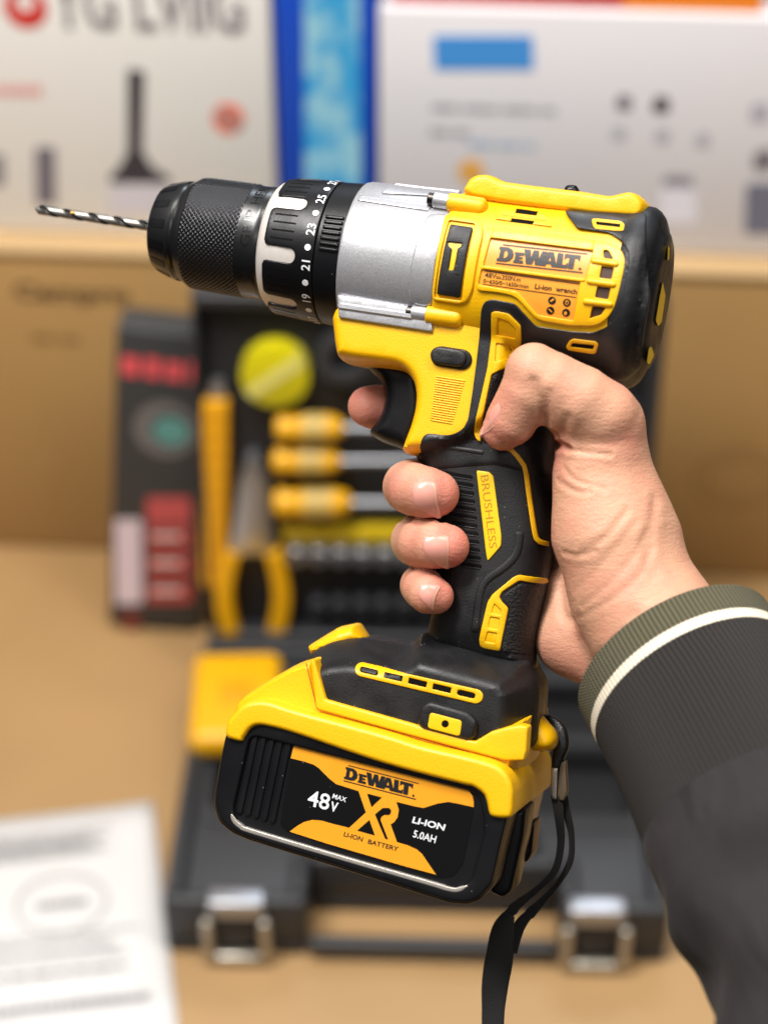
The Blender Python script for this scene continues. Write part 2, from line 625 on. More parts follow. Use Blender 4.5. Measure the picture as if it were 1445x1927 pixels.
def wrap_text(name, s, s0, ang, cap, R_, m, parent, lift=0.08, bold=0.0, horizontal=False, w=None):
    """lettering round a turned surface: reads upwards round the ring, its top towards the nose"""
    v, f = glyphs(s, bold)
    v = v - np.array([v[:, 0].max() / 2, 0.5])
    V = []
    for a, b in v * cap:
        sx = 1.0 if w is None else w
        V.append(ax3(s0 - b, (R_ + lift) * math.sin(ang + a * sx / R_), (R_ + lift) * math.cos(ang + a * sx / R_)))
    return link(name, mesh_of(name, V, f), m, parent, smooth=False)
# ------------------------------------------------------------------ the place behind: table, boxes, tool case
CAMP = np.array([0, 0, CAM_H])
def ray(px, py):
    return np.array(rgt) * ((px - CX) / FPX) + np.array(fwd) - np.array(upv) * ((py - CY) / FPX)
def on_plane(px, py, o, n):
    r = ray(px, py)
    return CAMP + r * (np.dot(np.array(o) - CAMP, n) / np.dot(r, n))
def on_table(px, py, h=0.0):
    return on_plane(px, py, (0, 0, h), (0, 0, 1))
def mbox(verts, faces, lo, hi):
    n = len(verts)
    x0, y0, z0 = lo; x1, y1, z1 = hi
    verts += [(x0, y0, z0), (x1, y0, z0), (x1, y1, z0), (x0, y1, z0), (x0, y0, z1), (x1, y0, z1), (x1, y1, z1), (x0, y1, z1)]
    faces += [[n + k for k in f] for f in ((0, 3, 2, 1), (4, 5, 6, 7), (0, 1, 5, 4), (1, 2, 6, 5), (2, 3, 7, 6), (3, 0, 4, 7))]
def boxes(name, lst, m, parent=None, bevel=0.002, seg=2, label=None):
    """one mesh of bevelled boxes (metres)"""
    bm = bmesh.new()
    for lo, hi in lst:
        v, f = [], []
        mbox(v, f, lo, hi)
        vs = [bm.verts.new(p) for p in v]
        for q in f: bm.faces.new([vs[k] for k in q])
    if bevel:
        bmesh.ops.bevel(bm, geom=list(bm.edges), offset=bevel, segments=seg, affect='EDGES', profile=.5)
    bmesh.ops.recalc_face_normals(bm, faces=bm.faces)
    me = bpy.data.meshes.new(name)
    bm.to_mesh(me); bm.free()
    return link(name, me, m, parent, label, sharp=45)
def prism(name, pts, thick, m, parent=None, frame=None, bevel=0.0, holes=(), label=None):
    """outline (u, v) extruded by thick along w; frame = (origin, u, v, w) in the parent's space"""
    o, u, v, w = [np.array(q, float) for q in frame]
    P = np.array(pts, float)
    V2, F2, da, P = tri(dens(P, 1e9), [np.array(h, float) for h in holes], (), None)
    n = len(V2)
    V = [o + u * a + v * b + w * thick for a, b in V2] + [o + u * a + v * b for a, b in V2]
    F = [list(f) for f in F2] + [[f[0] + n, f[2] + n, f[1] + n] for f in F2]
    for a, b in bedges(F2):
        F.append([b, a, a + n, b + n])
    me = mesh_of(name, V, F, scale=1.0)
    if bevel:
        bm = bmesh.new(); bm.from_mesh(me)
        ed = [e for e in bm.edges if len(e.link_faces) == 2 and e.calc_face_angle(0) > .6]
        bmesh.ops.bevel(bm, geom=ed, offset=bevel, segments=2, affect='EDGES', profile=.5, clamp_overlap=True)
        bm.to_mesh(me); bm.free()
    return link(name, me, m, parent, label, sharp=40)
def rod(name, a, b, r0, r1, m, parent=None, seg=20, prof=None):
    a, b = Vector(a), Vector(b)
    w = (b - a); L = w.length; w.normalize()
    u = w.orthogonal().normalized(); v = w.cross(u)
    pr = prof if prof else [(0, r0), (1, r1)]
    V, F = [], []
    for t, r in pr:
        for j in range(seg):
            q = 2 * math.pi * j / seg
            V.append(tuple(a + w * L * t + (u * math.cos(q) + v * math.sin(q)) * r))
    for i in range(len(pr) - 1):
        for j in range(seg):
            x, y = i * seg + j, i * seg + (j + 1) % seg
            F.append([x, y, y + seg, x + seg])
    F.append(list(range(seg))); F.append([(len(pr) - 1) * seg + j for j in range(seg)])
    return link(name, mesh_of(name, V, F, scale=1.0), m, parent, sharp=45)
def print_on(name, s, p, size, m, parent, frame, width=None, bold=0.0):
    """flat lettering in (u, v) of a frame, left end of the baseline at p"""
    o, u, v, w = [np.array(q, float) for q in frame]
    g, f = glyphs(s, bold)
    sx = size if width is None else width / g[:, 0].max()
    V = [o + u * (p[0] + a * sx) + v * (p[1] + b * size) + w * 0.0006 for a, b in g]
    return link(name, mesh_of(name, V, f, scale=1.0), m, parent, smooth=False)

M = {}
def smudge(name, p, size, width, m, parent, frame, bold=0.0, letters=False):
    """a line of print too small to read: word-shaped (or letter-shaped) marks, one flat mesh"""
    o, u, v, w = [np.array(q, float) for q in frame]
    V, F = [], []
    x = 0.0
    while x < width:
        L = size * (rng.uniform(.5, .8) if letters else rng.uniform(1.4, 4.2))
        h = size * (rng.uniform(.75, 1.0) if letters else rng.uniform(.62, .8))
        L = min(L, width - x)
        if L > size * .2:
            n = len(V)
            V += [o + u * (p[0] + q[0]) + v * (p[1] + q[1]) + w * .0006 for q in ((x, 0), (x + L, 0), (x + L, h), (x, h))]
            F.append([n, n + 1, n + 2, n + 3])
        x += L + size * (.22 if letters else .55)
    return link(name, mesh_of(name, V, F, scale=1.0), m, parent, smooth=False)
M['table'] = mat('tan_board', (162, 128, 84), .55, bump=(240, .15, 1.0), vary=(5, .22), rvary=.1)
M['kraft'] = mat('kraft_cardboard', (166, 130, 78), .8, bump=(500, .12, .5), vary=(6, .16))
M['kraft_top'] = mat('kraft_cardboard_lid', (182, 151, 108), .8, bump=(500, .12, .5), vary=(9, .05))
M['white_card'] = mat('white_printed_card', (232, 230, 226), .45, vary=(12, .02))
M['white_card2'] = mat('cool_white_printed_card', (219, 217, 221), .45, vary=(12, .02))
M['pale_ink'] = mat('pale_leaflet_print', (170, 168, 170), .5)
M['grey_ink'] = mat('grey_print', (128, 124, 128), .5)
M['dark_ink'] = mat('charcoal_print', (58, 54, 60), .5)
M['blue'] = mat('deep_blue_print', (18, 74, 190), .4)
M['sky'] = mat('sky_blue_print', (70, 150, 225), .4)
M['red'] = mat('red_print', (205, 52, 44), .45)
M['orange_ink'] = mat('orange_red_print', (226, 108, 78), .5)
M['case'] = mat('charcoal_case_plastic', (42, 43, 46), .5, bump=(900, .2, .4))
M['insert'] = mat('grey_tray_insert', (48, 49, 52), .5, bump=(300, .1, .4))
M['insert_d'] = mat('black_tray_insert', (24, 25, 28), .5)
M['chrome'] = mat('chromed_steel', (172, 174, 180), .36, metal=.9)
M['tool_yellow'] = mat('tool_yellow_plastic', (226, 166, 8), .4)
M['pale'] = mat('pale_cream_plastic', (190, 160, 84), .45)

# table
tb = boxes('table', [((-1.1, .35, -.03), (1.1, 2.1, 0))], M['table'], None, .003)
tb['kind'] = 'structure'

# kraft carton behind everything
yw = R(-4)
carton = empty('cardboard_carton', Matrix.Translation((0, 1.33, 0)) @ Matrix.Rotation(yw, 4, 'Z'), 'large brown cardboard carton standing at the back of the table under the product boxes', 'carton')
boxes('carton_wall', [((-.62, 0, .0005), (.62, .42, .292))], M['kraft'], carton, .004)
boxes('carton_lid', [((-.62, -.002, .293), (-.0015, .42, .2985))], M['kraft_top'], carton, .0015)
boxes('carton_lid', [((.0015, -.002, .293), (.62, .42, .2985))], M['kraft_top'], carton, .0015)
cf = ((0, 0, 0), (1, 0, 0), (0, 0, 1), (0, -1, 0))
def uv_on(px, py, root, o=(0, 0, 0), n=(0, -1, 0)):
    """(u, v) of a photo pixel on a root's front plane"""
    mw = root.matrix_world.copy() if root.parent is None else root.matrix_world
    W_ = on_plane(px, py, mw @ Vector(o), np.array((mw.to_3x3() @ Vector(n))))
    l = mw.inverted() @ Vector(W_)
    return l
bpy.context.view_layer.update()
a, b = uv_on(28, 562, carton), uv_on(245, 568, carton)
print_on('carton_print', 'Campro', (a.x, a.z), .0155, mat('brown_print', (96, 72, 44), .7), carton, cf, width=b.x - a.x, bold=.03)
a = uv_on(60, 640, carton)
smudge('carton_print', (a.x, a.z), .008, .04, mat('faint_brown_print', (140, 104, 60), .7), carton, cf)

# product boxes standing on the carton
def product_box(name, x0, x1, hgt, dep, y, m, label, cat, bev_=.002, yaw=yw, z=.2985, group=None):
    base = Matrix.Translation((0, 1.33, 0)) @ Matrix.Rotation(yw, 4, 'Z') @ Matrix.Translation(((x0 + x1) / 2, y, z + .0005))
    r = empty(name, base, label, cat, group)
    w = (x1 - x0) / 2
    boxes('box_body', [((-w, 0, 0), (w, dep, hgt))], m, r, bev_)
    bpy.context.view_layer.update()
    return r
def pat(name, root, pts, m, rr=0, lift=.0005):
    P = [uv_on(p[0], p[1], root) for p in pts]
    q = np.array([(l.x, l.z) for l in P])
    if rr: q = rnd(q, rr, 4)
    return prism(name, q, lift, m, root, cf)
xs = lambda px, py=300: (carton.matrix_world.inverted() @ Vector(on_plane(px, py, carton.matrix_world @ Vector((0, .03, 0)), np.array(carton.matrix_world.to_3x3() @ Vector((0, -1, 0)))))).x
wl = product_box('appliance_box', xs(518) - .36, xs(518), .30, .16, .028, M['white_card'], 'white product box printed with a dark stick appliance and a red mark', 'product box')
pat('printed_stick', wl, [(240, 128), (272, 132), (268, 290), (240, 290)], M['dark_ink'], .003)
pat('printed_stick', wl, [(238, 286), (270, 286), (288, 316), (322, 334), (318, 344), (206, 344), (206, 332), (226, 312)], M['dark_ink'], .003)
pat('printed_stick', wl, [(66, 276), (104, 276), (106, 385), (68, 385)], mat('grey_violet_print', (112, 106, 116), .5), .003)
pat('printed_stick', wl, [(-20, 290), (8, 290), (8, 350), (-20, 350)], M['grey_ink'], .003)
pat('printed_panel', wl, [(206, 348), (310, 348), (312, 400), (206, 400)], mat('pale_violet_print', (205, 200, 208), .5), .003)
q = uv_on(430, 222, wl)
prism('printed_badge', disc((q.x, q.z), .0125, 24), .0005, M['orange_ink'], wl, cf)
prism('printed_badge', capsule((q.x - .006, q.z + .004), (q.x + .007, q.z - .005), .0035), .0009, mat('dull_print', (150, 140, 140), .5), wl, cf)
a, b = uv_on(-40, 176, wl), uv_on(78, 172, wl)
smudge('red_print', (a.x, a.z), .009, b.x - a.x, mat('pale_red_print', (226, 150, 146), .5), wl, cf, letters=True)
a, b = uv_on(100, 52, wl), uv_on(462, 72, wl)
print_on('title_print', 'YG LVIIG', (a.x, a.z), .042, M['grey_ink'], wl, cf, width=b.x - a.x, bold=.02)
q = uv_on(48, 12, wl)
prism('title_print', disc((q.x, q.z), .0165, 28), .0005, M['red'], wl, cf, holes=[disc((q.x, q.z + .004), .007, 20)])
wb = product_box('slim_box', xs(526), xs(708), .31, .17, .03, M['blue'], 'slim deep blue box with a mottled pale blue panel, between the two white boxes', 'product box')
def mottled():
    m = mat('mottled_blue_print', (90, 170, 215), .4)
    nt = m.node_tree
    tc = nt.nodes.new('ShaderNodeTexCoord'); n = nt.nodes.new('ShaderNodeTexNoise')
    n.inputs['Scale'].default_value = 32; n.inputs['Detail'].default_value = 3
    nt.links.new(tc.outputs['Object'], n.inputs['Vector'])
    cr = nt.nodes.new('ShaderNodeValToRGB')
    cr.color_ramp.elements[0].position, cr.color_ramp.elements[1].position = .44, .56
    cr.color_ramp.elements[0].color, cr.color_ramp.elements[1].color = lin(58, 164, 222), lin(150, 206, 226)
    nt.links.new(n.outputs[0], cr.inputs[0])
    nt.links.new(cr.outputs[0], nt.nodes['Principled BSDF'].inputs['Base Color'])
    return m
pat('printed_panel', wb, [(572, -60), (676, -60), (680, 420), (574, 420)], mottled())
wh = uv_on(1000, 21, carton, (0, .026, 0)).z - .2985
wr = product_box('gadget_box', xs(714), xs(714) + .42, wh, .16, .026, M['white_card2'], 'wide white product box with a blue rectangle and small grey gadgets printed on it', 'product box')
pat('printed_banner', wr, [(815, 66), (1002, 66), (1004, 130), (818, 130)], M['sky'], .001)
for k, (x0, x1, y, c) in enumerate([(812, 1050, 205, 'grey_ink'), (808, 880, 252, 'grey_ink')]):
    a, b = uv_on(x0, y, wr), uv_on(x1, y, wr)
    smudge('small_print', (a.x, a.z), .0065, b.x - a.x, mat('pale_grey_print', (168, 166, 172), .5), wr, cf)
a, b = uv_on(880, 274, wr), uv_on(1005, 274, wr)
smudge('small_print', (a.x, a.z), .006, b.x - a.x, mat('pale_blue_print', (160, 186, 214), .5), wr, cf)
q = uv_on(886, 322, wr)
prism('printed_badge', disc((q.x, q.z), .0105, 22), .0005, mat('amber_print', (226, 170, 84), .5), wr, cf)
lg, dg_ = mat('light_grey_print', (176, 176, 186), .5), mat('mid_grey_print', (120, 116, 122), .5)
for c, r_, m_ in [((1174, 192), .0062, dg_), ((1244, 196), .0066, M['dark_ink']), ((1164, 250), .0055, lg), ((1246, 254), .006, lg), ((1322, 262), .006, lg), ((1430, 210), .008, lg), ((1438, 300), .009, dg_)]:
    q = uv_on(*c, wr)
    prism('printed_gadget', rnd([(q.x - r_, q.z - r_), (q.x + r_, q.z - r_), (q.x + r_ * .8, q.z + r_), (q.x - r_ * .8, q.z + r_)], r_ * .7, 4), .0005, m_, wr, cf)
pat('printed_gadget', wr, [(1250, 328), (1302, 330), (1306, 352), (1246, 350)], mat('lid_grey_print', (140, 138, 146), .5), .003)
pat('printed_gadget', wr, [(1244, 354), (1308, 356), (1312, 420), (1240, 418)], mat('jar_print', (226, 224, 234), .5), .004)
pat('printed_gadget', wr, [(1404, 344), (1460, 344), (1460, 440), (1400, 440)], mat('slate_print', (110, 112, 130), .5), .004)
zt = .2985 + wh
rb = product_box('red_box', xs(734), xs(1434, 8), .07, .14, .034, M['red'], 'red and orange box lying on top of the wide white box', 'product box', z=zt + .001)
boxes('printed_end', [((xs(1172, 8) - (xs(734) + xs(1434, 8)) / 2, -.0006, .0), ((xs(1434, 8) - xs(734)) / 2 + .0006, .002, .07))], mat('orange_card', (232, 130, 34), .45), rb, 0)

# black hang-box left of the tool case
p0 = on_table(206, 1186); p1 = on_table(372, 1192)
hb = empty('packaging_box', Matrix.Translation((p0 + p1) / 2) @ Matrix.Rotation(math.atan2(p1[1] - p0[1], p1[0] - p0[0]), 4, 'Z') @ Matrix.Translation((0, 0, .004)) @ Matrix.Rotation(R(5.5), 4, 'Y') @ Matrix.Rotation(R(-3), 4, 'X'), 'black packaging box with red lettering and a teal tool picture, standing beside the tool case', 'packaging box')
hw = float(np.linalg.norm(p1 - p0)) / 2
bpy.context.view_layer.update()
th = uv_on(290, 622, hb).z
boxes('box_body', [((-hw, 0, .001), (hw, .035, th))], mat('charcoal_printed_card', (52, 53, 54), .45), hb, .0015)
a, b = uv_on(228, 704, hb), uv_on(362, 704, hb)
smudge('logo_print', (a.x, a.z), .0195, b.x - a.x, mat('coral_print', (228, 84, 92), .45), hb, cf, letters=True)
q = uv_on(312, 808, hb)
prism('printed_ring', disc((q.x, q.z), .025, 28), .0005, mat('ring_grey', (112, 108, 108), .5), hb, cf, holes=[disc((q.x + .004, q.z), .0165, 24)])
prism('printed_tool', disc((q.x + .004, q.z - .001), .013, 20, 1.1), .0005, mat('teal_print', (92, 150, 144), .5), hb, cf)
pat('printed_block', hb, [(276, 936), (358, 936), (360, 985), (276, 985)], mat('rose_print', (196, 82, 82), .5), .002)
mat('brick_red_print', (178, 72, 68), .5)
for y in (992, 1042, 1094):
    pat('printed_block', hb, [(278, y), (360, y), (361, y + 40), (277, y + 40)], bpy.data.materials['brick_red_print'], .002)
    pat('printed_line', hb, [(286, y + 14), (340, y + 14), (340, y + 20), (286, y + 20)], M['white_card'], 0, .0009)
pat('printed_block', hb, [(216, 978), (266, 978), (268, 1136), (218, 1136)], mat('pink_white_print', (222, 202, 210), .5), .002)
pat('printed_block', hb, [(230, 1152), (262, 1152), (262, 1184), (232, 1184)], mat('maroon_print', (120, 46, 44), .5), .002)

# ------------------------------------------------------------------ open tool case
fl0, fr0 = on_table(280, 1796), on_table(1284, 1812)
cw = float(np.linalg.norm(fr0 - fl0))
cdir = (fr0 - fl0) / cw
ctr = (fl0 + fr0) / 2
CD, CT = .275, .052
case_m = Matrix.Translation(ctr) @ Matrix.Rotation(math.atan2(cdir[1], cdir[0]) - R(.5), 4, 'Z')
case = empty('tool_case', case_m, 'open black plastic tool case lying on the table with metal latches and an upright lid', 'tool case')
bpy.context.view_layer.update()
hwid = cw / 2 - .012
NA, NB, ND = -.074, .098, .040
base_t = boxes('case_base', [((-hwid, 0, .002), (NA, CD, .012)), ((NA + .0005, ND, .002), (NB - .0005, CD, .012)), ((NB, 0, .002), (hwid, CD, .012)), ((-hwid, 0, .0125), (NA, .012, CT)), ((NB, 0, .0125), (hwid, .012, CT)), ((NA - .0115, .0125, .0125), (NA, ND + .0115, CT)), ((NB, .0125, .0125), (NB + .0115, ND + .0115, CT)), ((NA + .0005, ND, .0125), (NB - .0005, ND + .0115, CT)), ((-hwid, CD - .012, .0125), (hwid, CD, CT)), ((-hwid, .0125, .0125), (-hwid + .012, CD - .0125, CT)), ((hwid - .012, .0125, .0125), (hwid, CD - .0125, CT))], M['case'], case, .004, 3)
# moulded insert with tool nests
nests = [((-.06, .058), (.085, .086)), ((-.15, .10), (-.035, .235)), ((-.01, .095), (.05, .24)), ((.07, .10), (.155, .17)), ((.07, .185), (.155, .245))]
outer_i = [(-hwid + .0125, .0125), (NA - .012, .0125), (NA - .012, ND + .012), (NB + .012, ND + .012), (NB + .012, .0125), (hwid - .0125, .0125), (hwid - .0125, CD - .0125), (-hwid + .0125, CD - .0125)]
hl = [rnd([(a[0], a[1]), (b[0], a[1]), (b[0], b[1]), (a[0], b[1])], .008, 4) for a, b in nests]
prism('tray_insert', outer_i, .016, M['insert'], base_t, ((0, 0, .026), (1, 0, 0), (0, 1, 0), (0, 0, 1)), holes=hl, bevel=.0015)
boxes('tray_bottom', [((-hwid + .013, ND + .0125, .0125), (hwid - .013, CD - .013, .0165))], M['insert_d'], base_t, 0)
for y in (.086, .172):
    boxes('tray_rib', [((-.155, y - .002, .0422), (.155, y + .002, .0445))], M['insert'], base_t, .001)
# lid, upright and leaning back a little
LL, LTH = .305, .045
lean = R(4)
lid = empty('case_lid', None)
lid.parent = case
lid.location = (0, CD + .004, CT - .008)
lid.rotation_euler = (-lean, 0, 0)
bpy.context.view_layer.update()
hl_ = hwid - .003
boxes('lid_shell', [((-hl_, LTH - .008, 0), (hwid, LTH, LL)), ((-hl_, 0, 0), (hwid, LTH - .0085, .010)), ((-hl_, 0, LL - .010), (hwid, LTH - .0085, LL)), ((-hl_, 0, .0105), (-hl_ + .004, LTH - .0085, LL - .0105)), ((hwid - .010, 0, .0105), (hwid, LTH - .0085, LL - .0105))], M['case'], lid, .003, 3)
LF = .014      # depth of the lid's insert face behind its rim
boxes('lid_insert', [((-hl_ + .0045, LF, .0105), (hwid - .0105, LTH - .0085, LL - .0105))], M['insert_d'], lid, .001)
for z in (.10, .178, .215, .25):
    boxes('insert_ledge', [((-.02 if z > .17 else -.06, LF - .004, z - .003), (hwid - .014, LF - .0002, z + .003))], M['insert'], lid, .001)
lidf = ((0, 0, 0), (1, 0, 0), (0, 0, 1), (0, -1, 0))
def lid_uv(px, py):
    l = uv_on(px, py, lid, (0, LF, 0))
    return np.array([l.x, l.z])
for sx in (-.12, .12):
    rod('hinge_pin', (sx - .02, CD + .003, CT + .0015), (sx + .02, CD + .003, CT + .0015), .0035, .0035, M['case'], case)
# latches on the front edge
for lx0, ly0 in ((446, 1700), (1122, 1706)):
    c = case.matrix_world.inverted() @ Vector(on_plane(lx0, ly0 + 30, case.matrix_world @ Vector((0, 0, 0)), np.array(case.matrix_world.to_3x3() @ Vector((0, -1, 0)))))
    x = c.x
    lt = boxes('latch', [((x - .019, -.005, CT - .012), (x + .019, .010, CT + .0035))], M['chrome'], case, .0025, 3)
    boxes('latch_loop', [((x - .023, -.0125, .004), (x - .016, -.0055, CT - .008)), ((x + .016, -.0125, .004), (x + .023, -.0055, CT - .008)), ((x - .0155, -.0125, .003), (x + .0155, -.0055, .011))], mat('zinc_loop', (176, 170, 158), .3, metal=.7), lt, .0025, 3)
    boxes('latch_plate', [((x - .015, -.0045, .0115), (x + .015, -.0005, CT - .013))], M['insert_d'], lt, .001)
# carrying handle
boxes('handle', [((NA + .001, -.006, .006), (NB - .001, .005, .019))], M['case'], case, .004, 3)

# tools held in the lid: each its own thing
bpy.context.view_layer.update()
LM = lid.matrix_world.copy()
def tool(name, px, py, label, cat, group=None):
    u = lid_uv(px, py)
    r = empty(name, LM @ Matrix.Translation((u[0], LF, u[1])), label, cat, group)
    return r, u
def lp(u, px, py, w=0.0):
    q = lid_uv(px, py) - u
    return (q[0], -w, q[1])
# snap-off knife
t, u = tool('utility_knife', 404, 910, 'long yellow utility knife clipped upright at the left of the case lid', 'knife')
P = [lid_uv(*q) - u for q in [(384, 742), (432, 742), (428, 1080), (418, 1096), (388, 1094), (380, 1080)]]
prism('knife_handle', P, .012, mat('amber_plastic', (222, 158, 14), .45), t, lidf, bevel=.002)
for k in range(9):
    y = 770 + k * 34
    P = [lid_uv(*q) - u for q in [(381, y), (431, y), (431, y + 7), (381, y + 7)]]
    prism('grip_line', P, .0125, mat('amber_groove', (196, 130, 10), .5) if k == 0 else bpy.data.materials['amber_groove'], t, lidf)
P = [lid_uv(*q) - u for q in [(394, 741), (426, 741), (420, 712), (400, 712)]]
prism('knife_tip', P, .008, M['chrome'], t, lidf)
# tape measure
t, u = tool('tape_measure', 520, 690, 'round yellow tape measure with a pale diagonal band in the upper left of the lid', 'tape measure')
prism('tape_case', disc((0, 0), .0248, 40), .016, mat('lemon_plastic', (206, 194, 14), .4), t, lidf, bevel=.003)
prism('tape_band', [(-.022, -.012), (-.018, -.018), (.022, .010), (.018, .018)], .0168, mat('pale_lemon_label', (222, 214, 120), .45), t, lidf)
# black round of insulation tape
t, u = tool('tape_roll', 650, 662, 'round black roll of tape beside the yellow tape measure', 'tape roll')
prism('roll', disc((0, 0), .021, 36), .014, M['insert'], t, lidf, bevel=.002, holes=[disc((0, 0), .010, 28)])
# pliers
t, u = tool('pliers', 478, 1020, 'combination pliers with grey steel jaws and yellow handles hanging in the lid', 'pliers')
prism('jaws', [lid_uv(*q) - u for q in [(468, 842), (488, 842), (506, 900), (514, 980), (520, 1030), (430, 1030), (440, 980), (452, 900)]], .012, M['chrome'], t, lidf, bevel=.002)
for pts in ([(440, 1024), (428, 1070), (424, 1120), (436, 1180)], [(516, 1024), (528, 1070), (532, 1120), (520, 1184)]):
    c = spline([lid_uv(*q) - u for q in pts], 6)
    prism('handle', band(c, np.linspace(.0125, .0135, len(c))), .014, M['tool_yellow'], t, lidf, bevel=.003)
# three screwdrivers lying across
for k, (y, x0, x1, lab) in enumerate([(790, 520, 648, 'topmost of the three yellow screwdrivers lying across the lid'), (852, 514, 642, 'middle one of the three yellow screwdrivers lying across the lid'), (930, 516, 662, 'lowest and thickest of the three yellow screwdrivers lying across the lid')]):
    t, u = tool('screwdriver', x0, y, lab, 'screwdriver', 'yellow screwdrivers in the case lid')
    a, b = lp(u, x0, y, .012), lp(u, x1, y, .012)
    rr = .0105 if k < 2 else .012
    rod('handle', a, b, 0, 0, M['tool_yellow'], t, prof=[(0, .004), (.03, rr * .8), (.12, rr), (.3, rr * .8), (.36, rr), (.8, rr), (.93, rr * .75), (1, .005)])
    rod('handle_band', tuple(np.array(a) * .6 + np.array(b) * .4), tuple(np.array(a) * .25 + np.array(b) * .75), 0, 0, M['pale'], t, prof=[(0, rr * 1.02), (1, rr * 1.02)])
    rod('shaft', tuple(np.array(a) * .02 + np.array(b) * .98), lp(u, 900, y, .012), .003, .003, M['chrome'], t)
# socket rail
t, u = tool('socket_rail', 640, 1012, 'yellow rail carrying a row of chromed sockets across the lid', 'socket rail')
prism('rail', [lid_uv(*q) - u for q in [(534, 976), (905, 986), (905, 1012), (534, 1006)]], .010, mat('olive_yellow_plastic', (206, 176, 24), .4), t, lidf, bevel=.0015)
for k in range(9):
    u2 = lid_uv(560 + k * 41, 1026 + k * .8)
    s_ = empty('socket', LM @ Matrix.Translation((u2[0], LF, u2[1])), 'chromed socket in the row under the yellow rail', 'socket', 'chromed sockets under the yellow rail')
    rod('socket_body', (0, -.0005, 0), (0, -.018, 0), 0, 0, M['chrome'], s_, prof=[(0, .0074), (.95, .0074), (1, .0066), (1, .0042), (.6, .0040)])
for k in range(8):
    u2 = lid_uv(600 + k * 40, 1128)
    s_ = empty('black_socket', LM @ Matrix.Translation((u2[0], LF, u2[1])), 'dark grey socket in the lower row of the case lid', 'socket', 'dark sockets in the lower row of the lid')
    rod('socket_body', (0, -.0005, 0), (0, -.014, 0), 0, 0, M['insert'], s_, prof=[(0, .0062), (.95, .0062), (1, .0056), (1, .0036), (.6, .0034)])
# yellow box lying in the tray
c = on_table(446, 1335, .05)
yb = empty('storage_box', Matrix.Translation((c[0], c[1], CT - .009)) @ Matrix.Rotation(R(2), 4, 'Z'), 'yellow rounded plastic box lying at the back left of the case tray', 'plastic box')
boxes('box_shell', [((-.034, -.050, 0), (.034, .050, .024))], M['tool_yellow'], yb, .009, 4)
boxes('box_catch', [((-.012, -.012, .0235), (.012, .012, .0255))], mat('deep_yellow_plastic', (214, 150, 6), .45), yb, .0008)

# paper leaflet
L = [on_table(*q) for q in [(-70, 1552), (287, 1514), (342, 1990), (-60, 2040)]]
V, F = [], []
for i in range(13):
    for j in range(13):
        a, b = i / 12, j / 12
        p = (L[0] * (1 - a) + L[1] * a) * (1 - b) + (L[3] * (1 - a) + L[2] * a) * b
        z = .0012 + .006 * (a ** 4) * (1 - b) * .4 + .0012 * math.sin(a * 5) * b + .004 * max(0, .14 - abs(b - .5)) 
        V.append((p[0], p[1], z))
for i in range(12):
    for j in range(12):
        F.append([i * 13 + j, (i + 1) * 13 + j, (i + 1) * 13 + j + 1, i * 13 + j + 1])
leaf = empty('paper_leaflet', None, 'white printed instruction leaflet lying on the table in front of the tool case', 'leaflet')
me = mesh_of('sheet', V, F, scale=1.0)
sheet = link('sheet', me, mat('white_paper', (206, 204, 203), .7, vary=(30, .02)), leaf, sharp=60)
sol = sheet.modifiers.new('thickness', 'SOLIDIFY'); sol.thickness = .0003
udir = (L[1] - L[0]) / np.linalg.norm(L[1] - L[0]); vdir = np.array([-udir[1], udir[0], 0])
pf = ((0, 0, .0034), udir, vdir, (0, 0, 1))
def leaf_print(px, py, size, px1, m, bold=.0):
    a, b = on_table(px, py, .0034), on_table(px1, py, .0034)
    smudge('leaflet_print', (np.dot(a, udir), np.dot(a, vdir)), size, float(np.dot(b - a, udir)), m, leaf, pf, letters=bold > 0)
leaf_print(-40, 1918, .0065, 286, M['grey_ink'], .02)
leaf_print(-40, 1852, .004, 240, M['grey_ink'])
leaf_print(70, 1712, .006, 170, M['grey_ink'], .02)
q = on_table(116, 1700, .0034)
e_ = disc((np.dot(q, udir), np.dot(q, vdir)), .028, 40, 1.15)
prism('leaflet_print', e_, .0002, M['grey_ink'], leaf, pf, holes=[(e_ - e_.mean(0)) * .965 + e_.mean(0)])
for k in range(7):
    leaf_print(-50 + (k % 3) * 8, 1586 + k * 7.2 + 0, .0032, 215 - (k * 37) % 60, M['pale_ink'] if k % 2 else M['pale_ink'])
for k in range(4):
    leaf_print(-46, 1780 + k * 15, .0030, 262 - (k * 53) % 70, M['pale_ink'])
ell = uv_on(1390, 900, carton)
for r_ in (.030, .021):
    e2_ = disc((ell.x, ell.z), r_, 36, 1.3)
    prism('carton_print', e2_, .0004, bpy.data.materials['faint_brown_print'], carton, cf, holes=[(e2_ - e2_.mean(0)) * .93 + e2_.mean(0)])
# ------------------------------------------------------------------ materials
M['yellow'] = mat('yellow_plastic', (232, 176, 3), 0.42, bump=(1300, 0.34, 0.3), rvary=0.08, vary=(25, .05))
M['yellow_smooth'] = mat('yellow_smooth_plastic', (232, 176, 4), 0.36, bump=(900, 0.08, 0.2))
M['yellow_paint'] = mat('yellow_inlay', (226, 184, 14), 0.4, bump=(1500, 0.1, 0.2))
M['rubber'] = mat('black_rubber', (21, 21, 23), 0.5, spec=0.42, bump=(1500, 0.34, 0.3), rvary=0.14, vary=(90, 0.45))
M['rubber_tex'] = mat('pebbled_black_rubber', (22, 22, 23), 0.5, spec=0.4, bump=(1100, 0.9, 0.6))
M['black'] = mat('black_plastic', (15, 15, 18), 0.36, spec=0.28, bump=(1500, 0.15, 0.2), rvary=0.08)
M['black_gloss'] = mat('glossy_black_plastic', (16, 16, 19), 0.24, rvary=0.08)
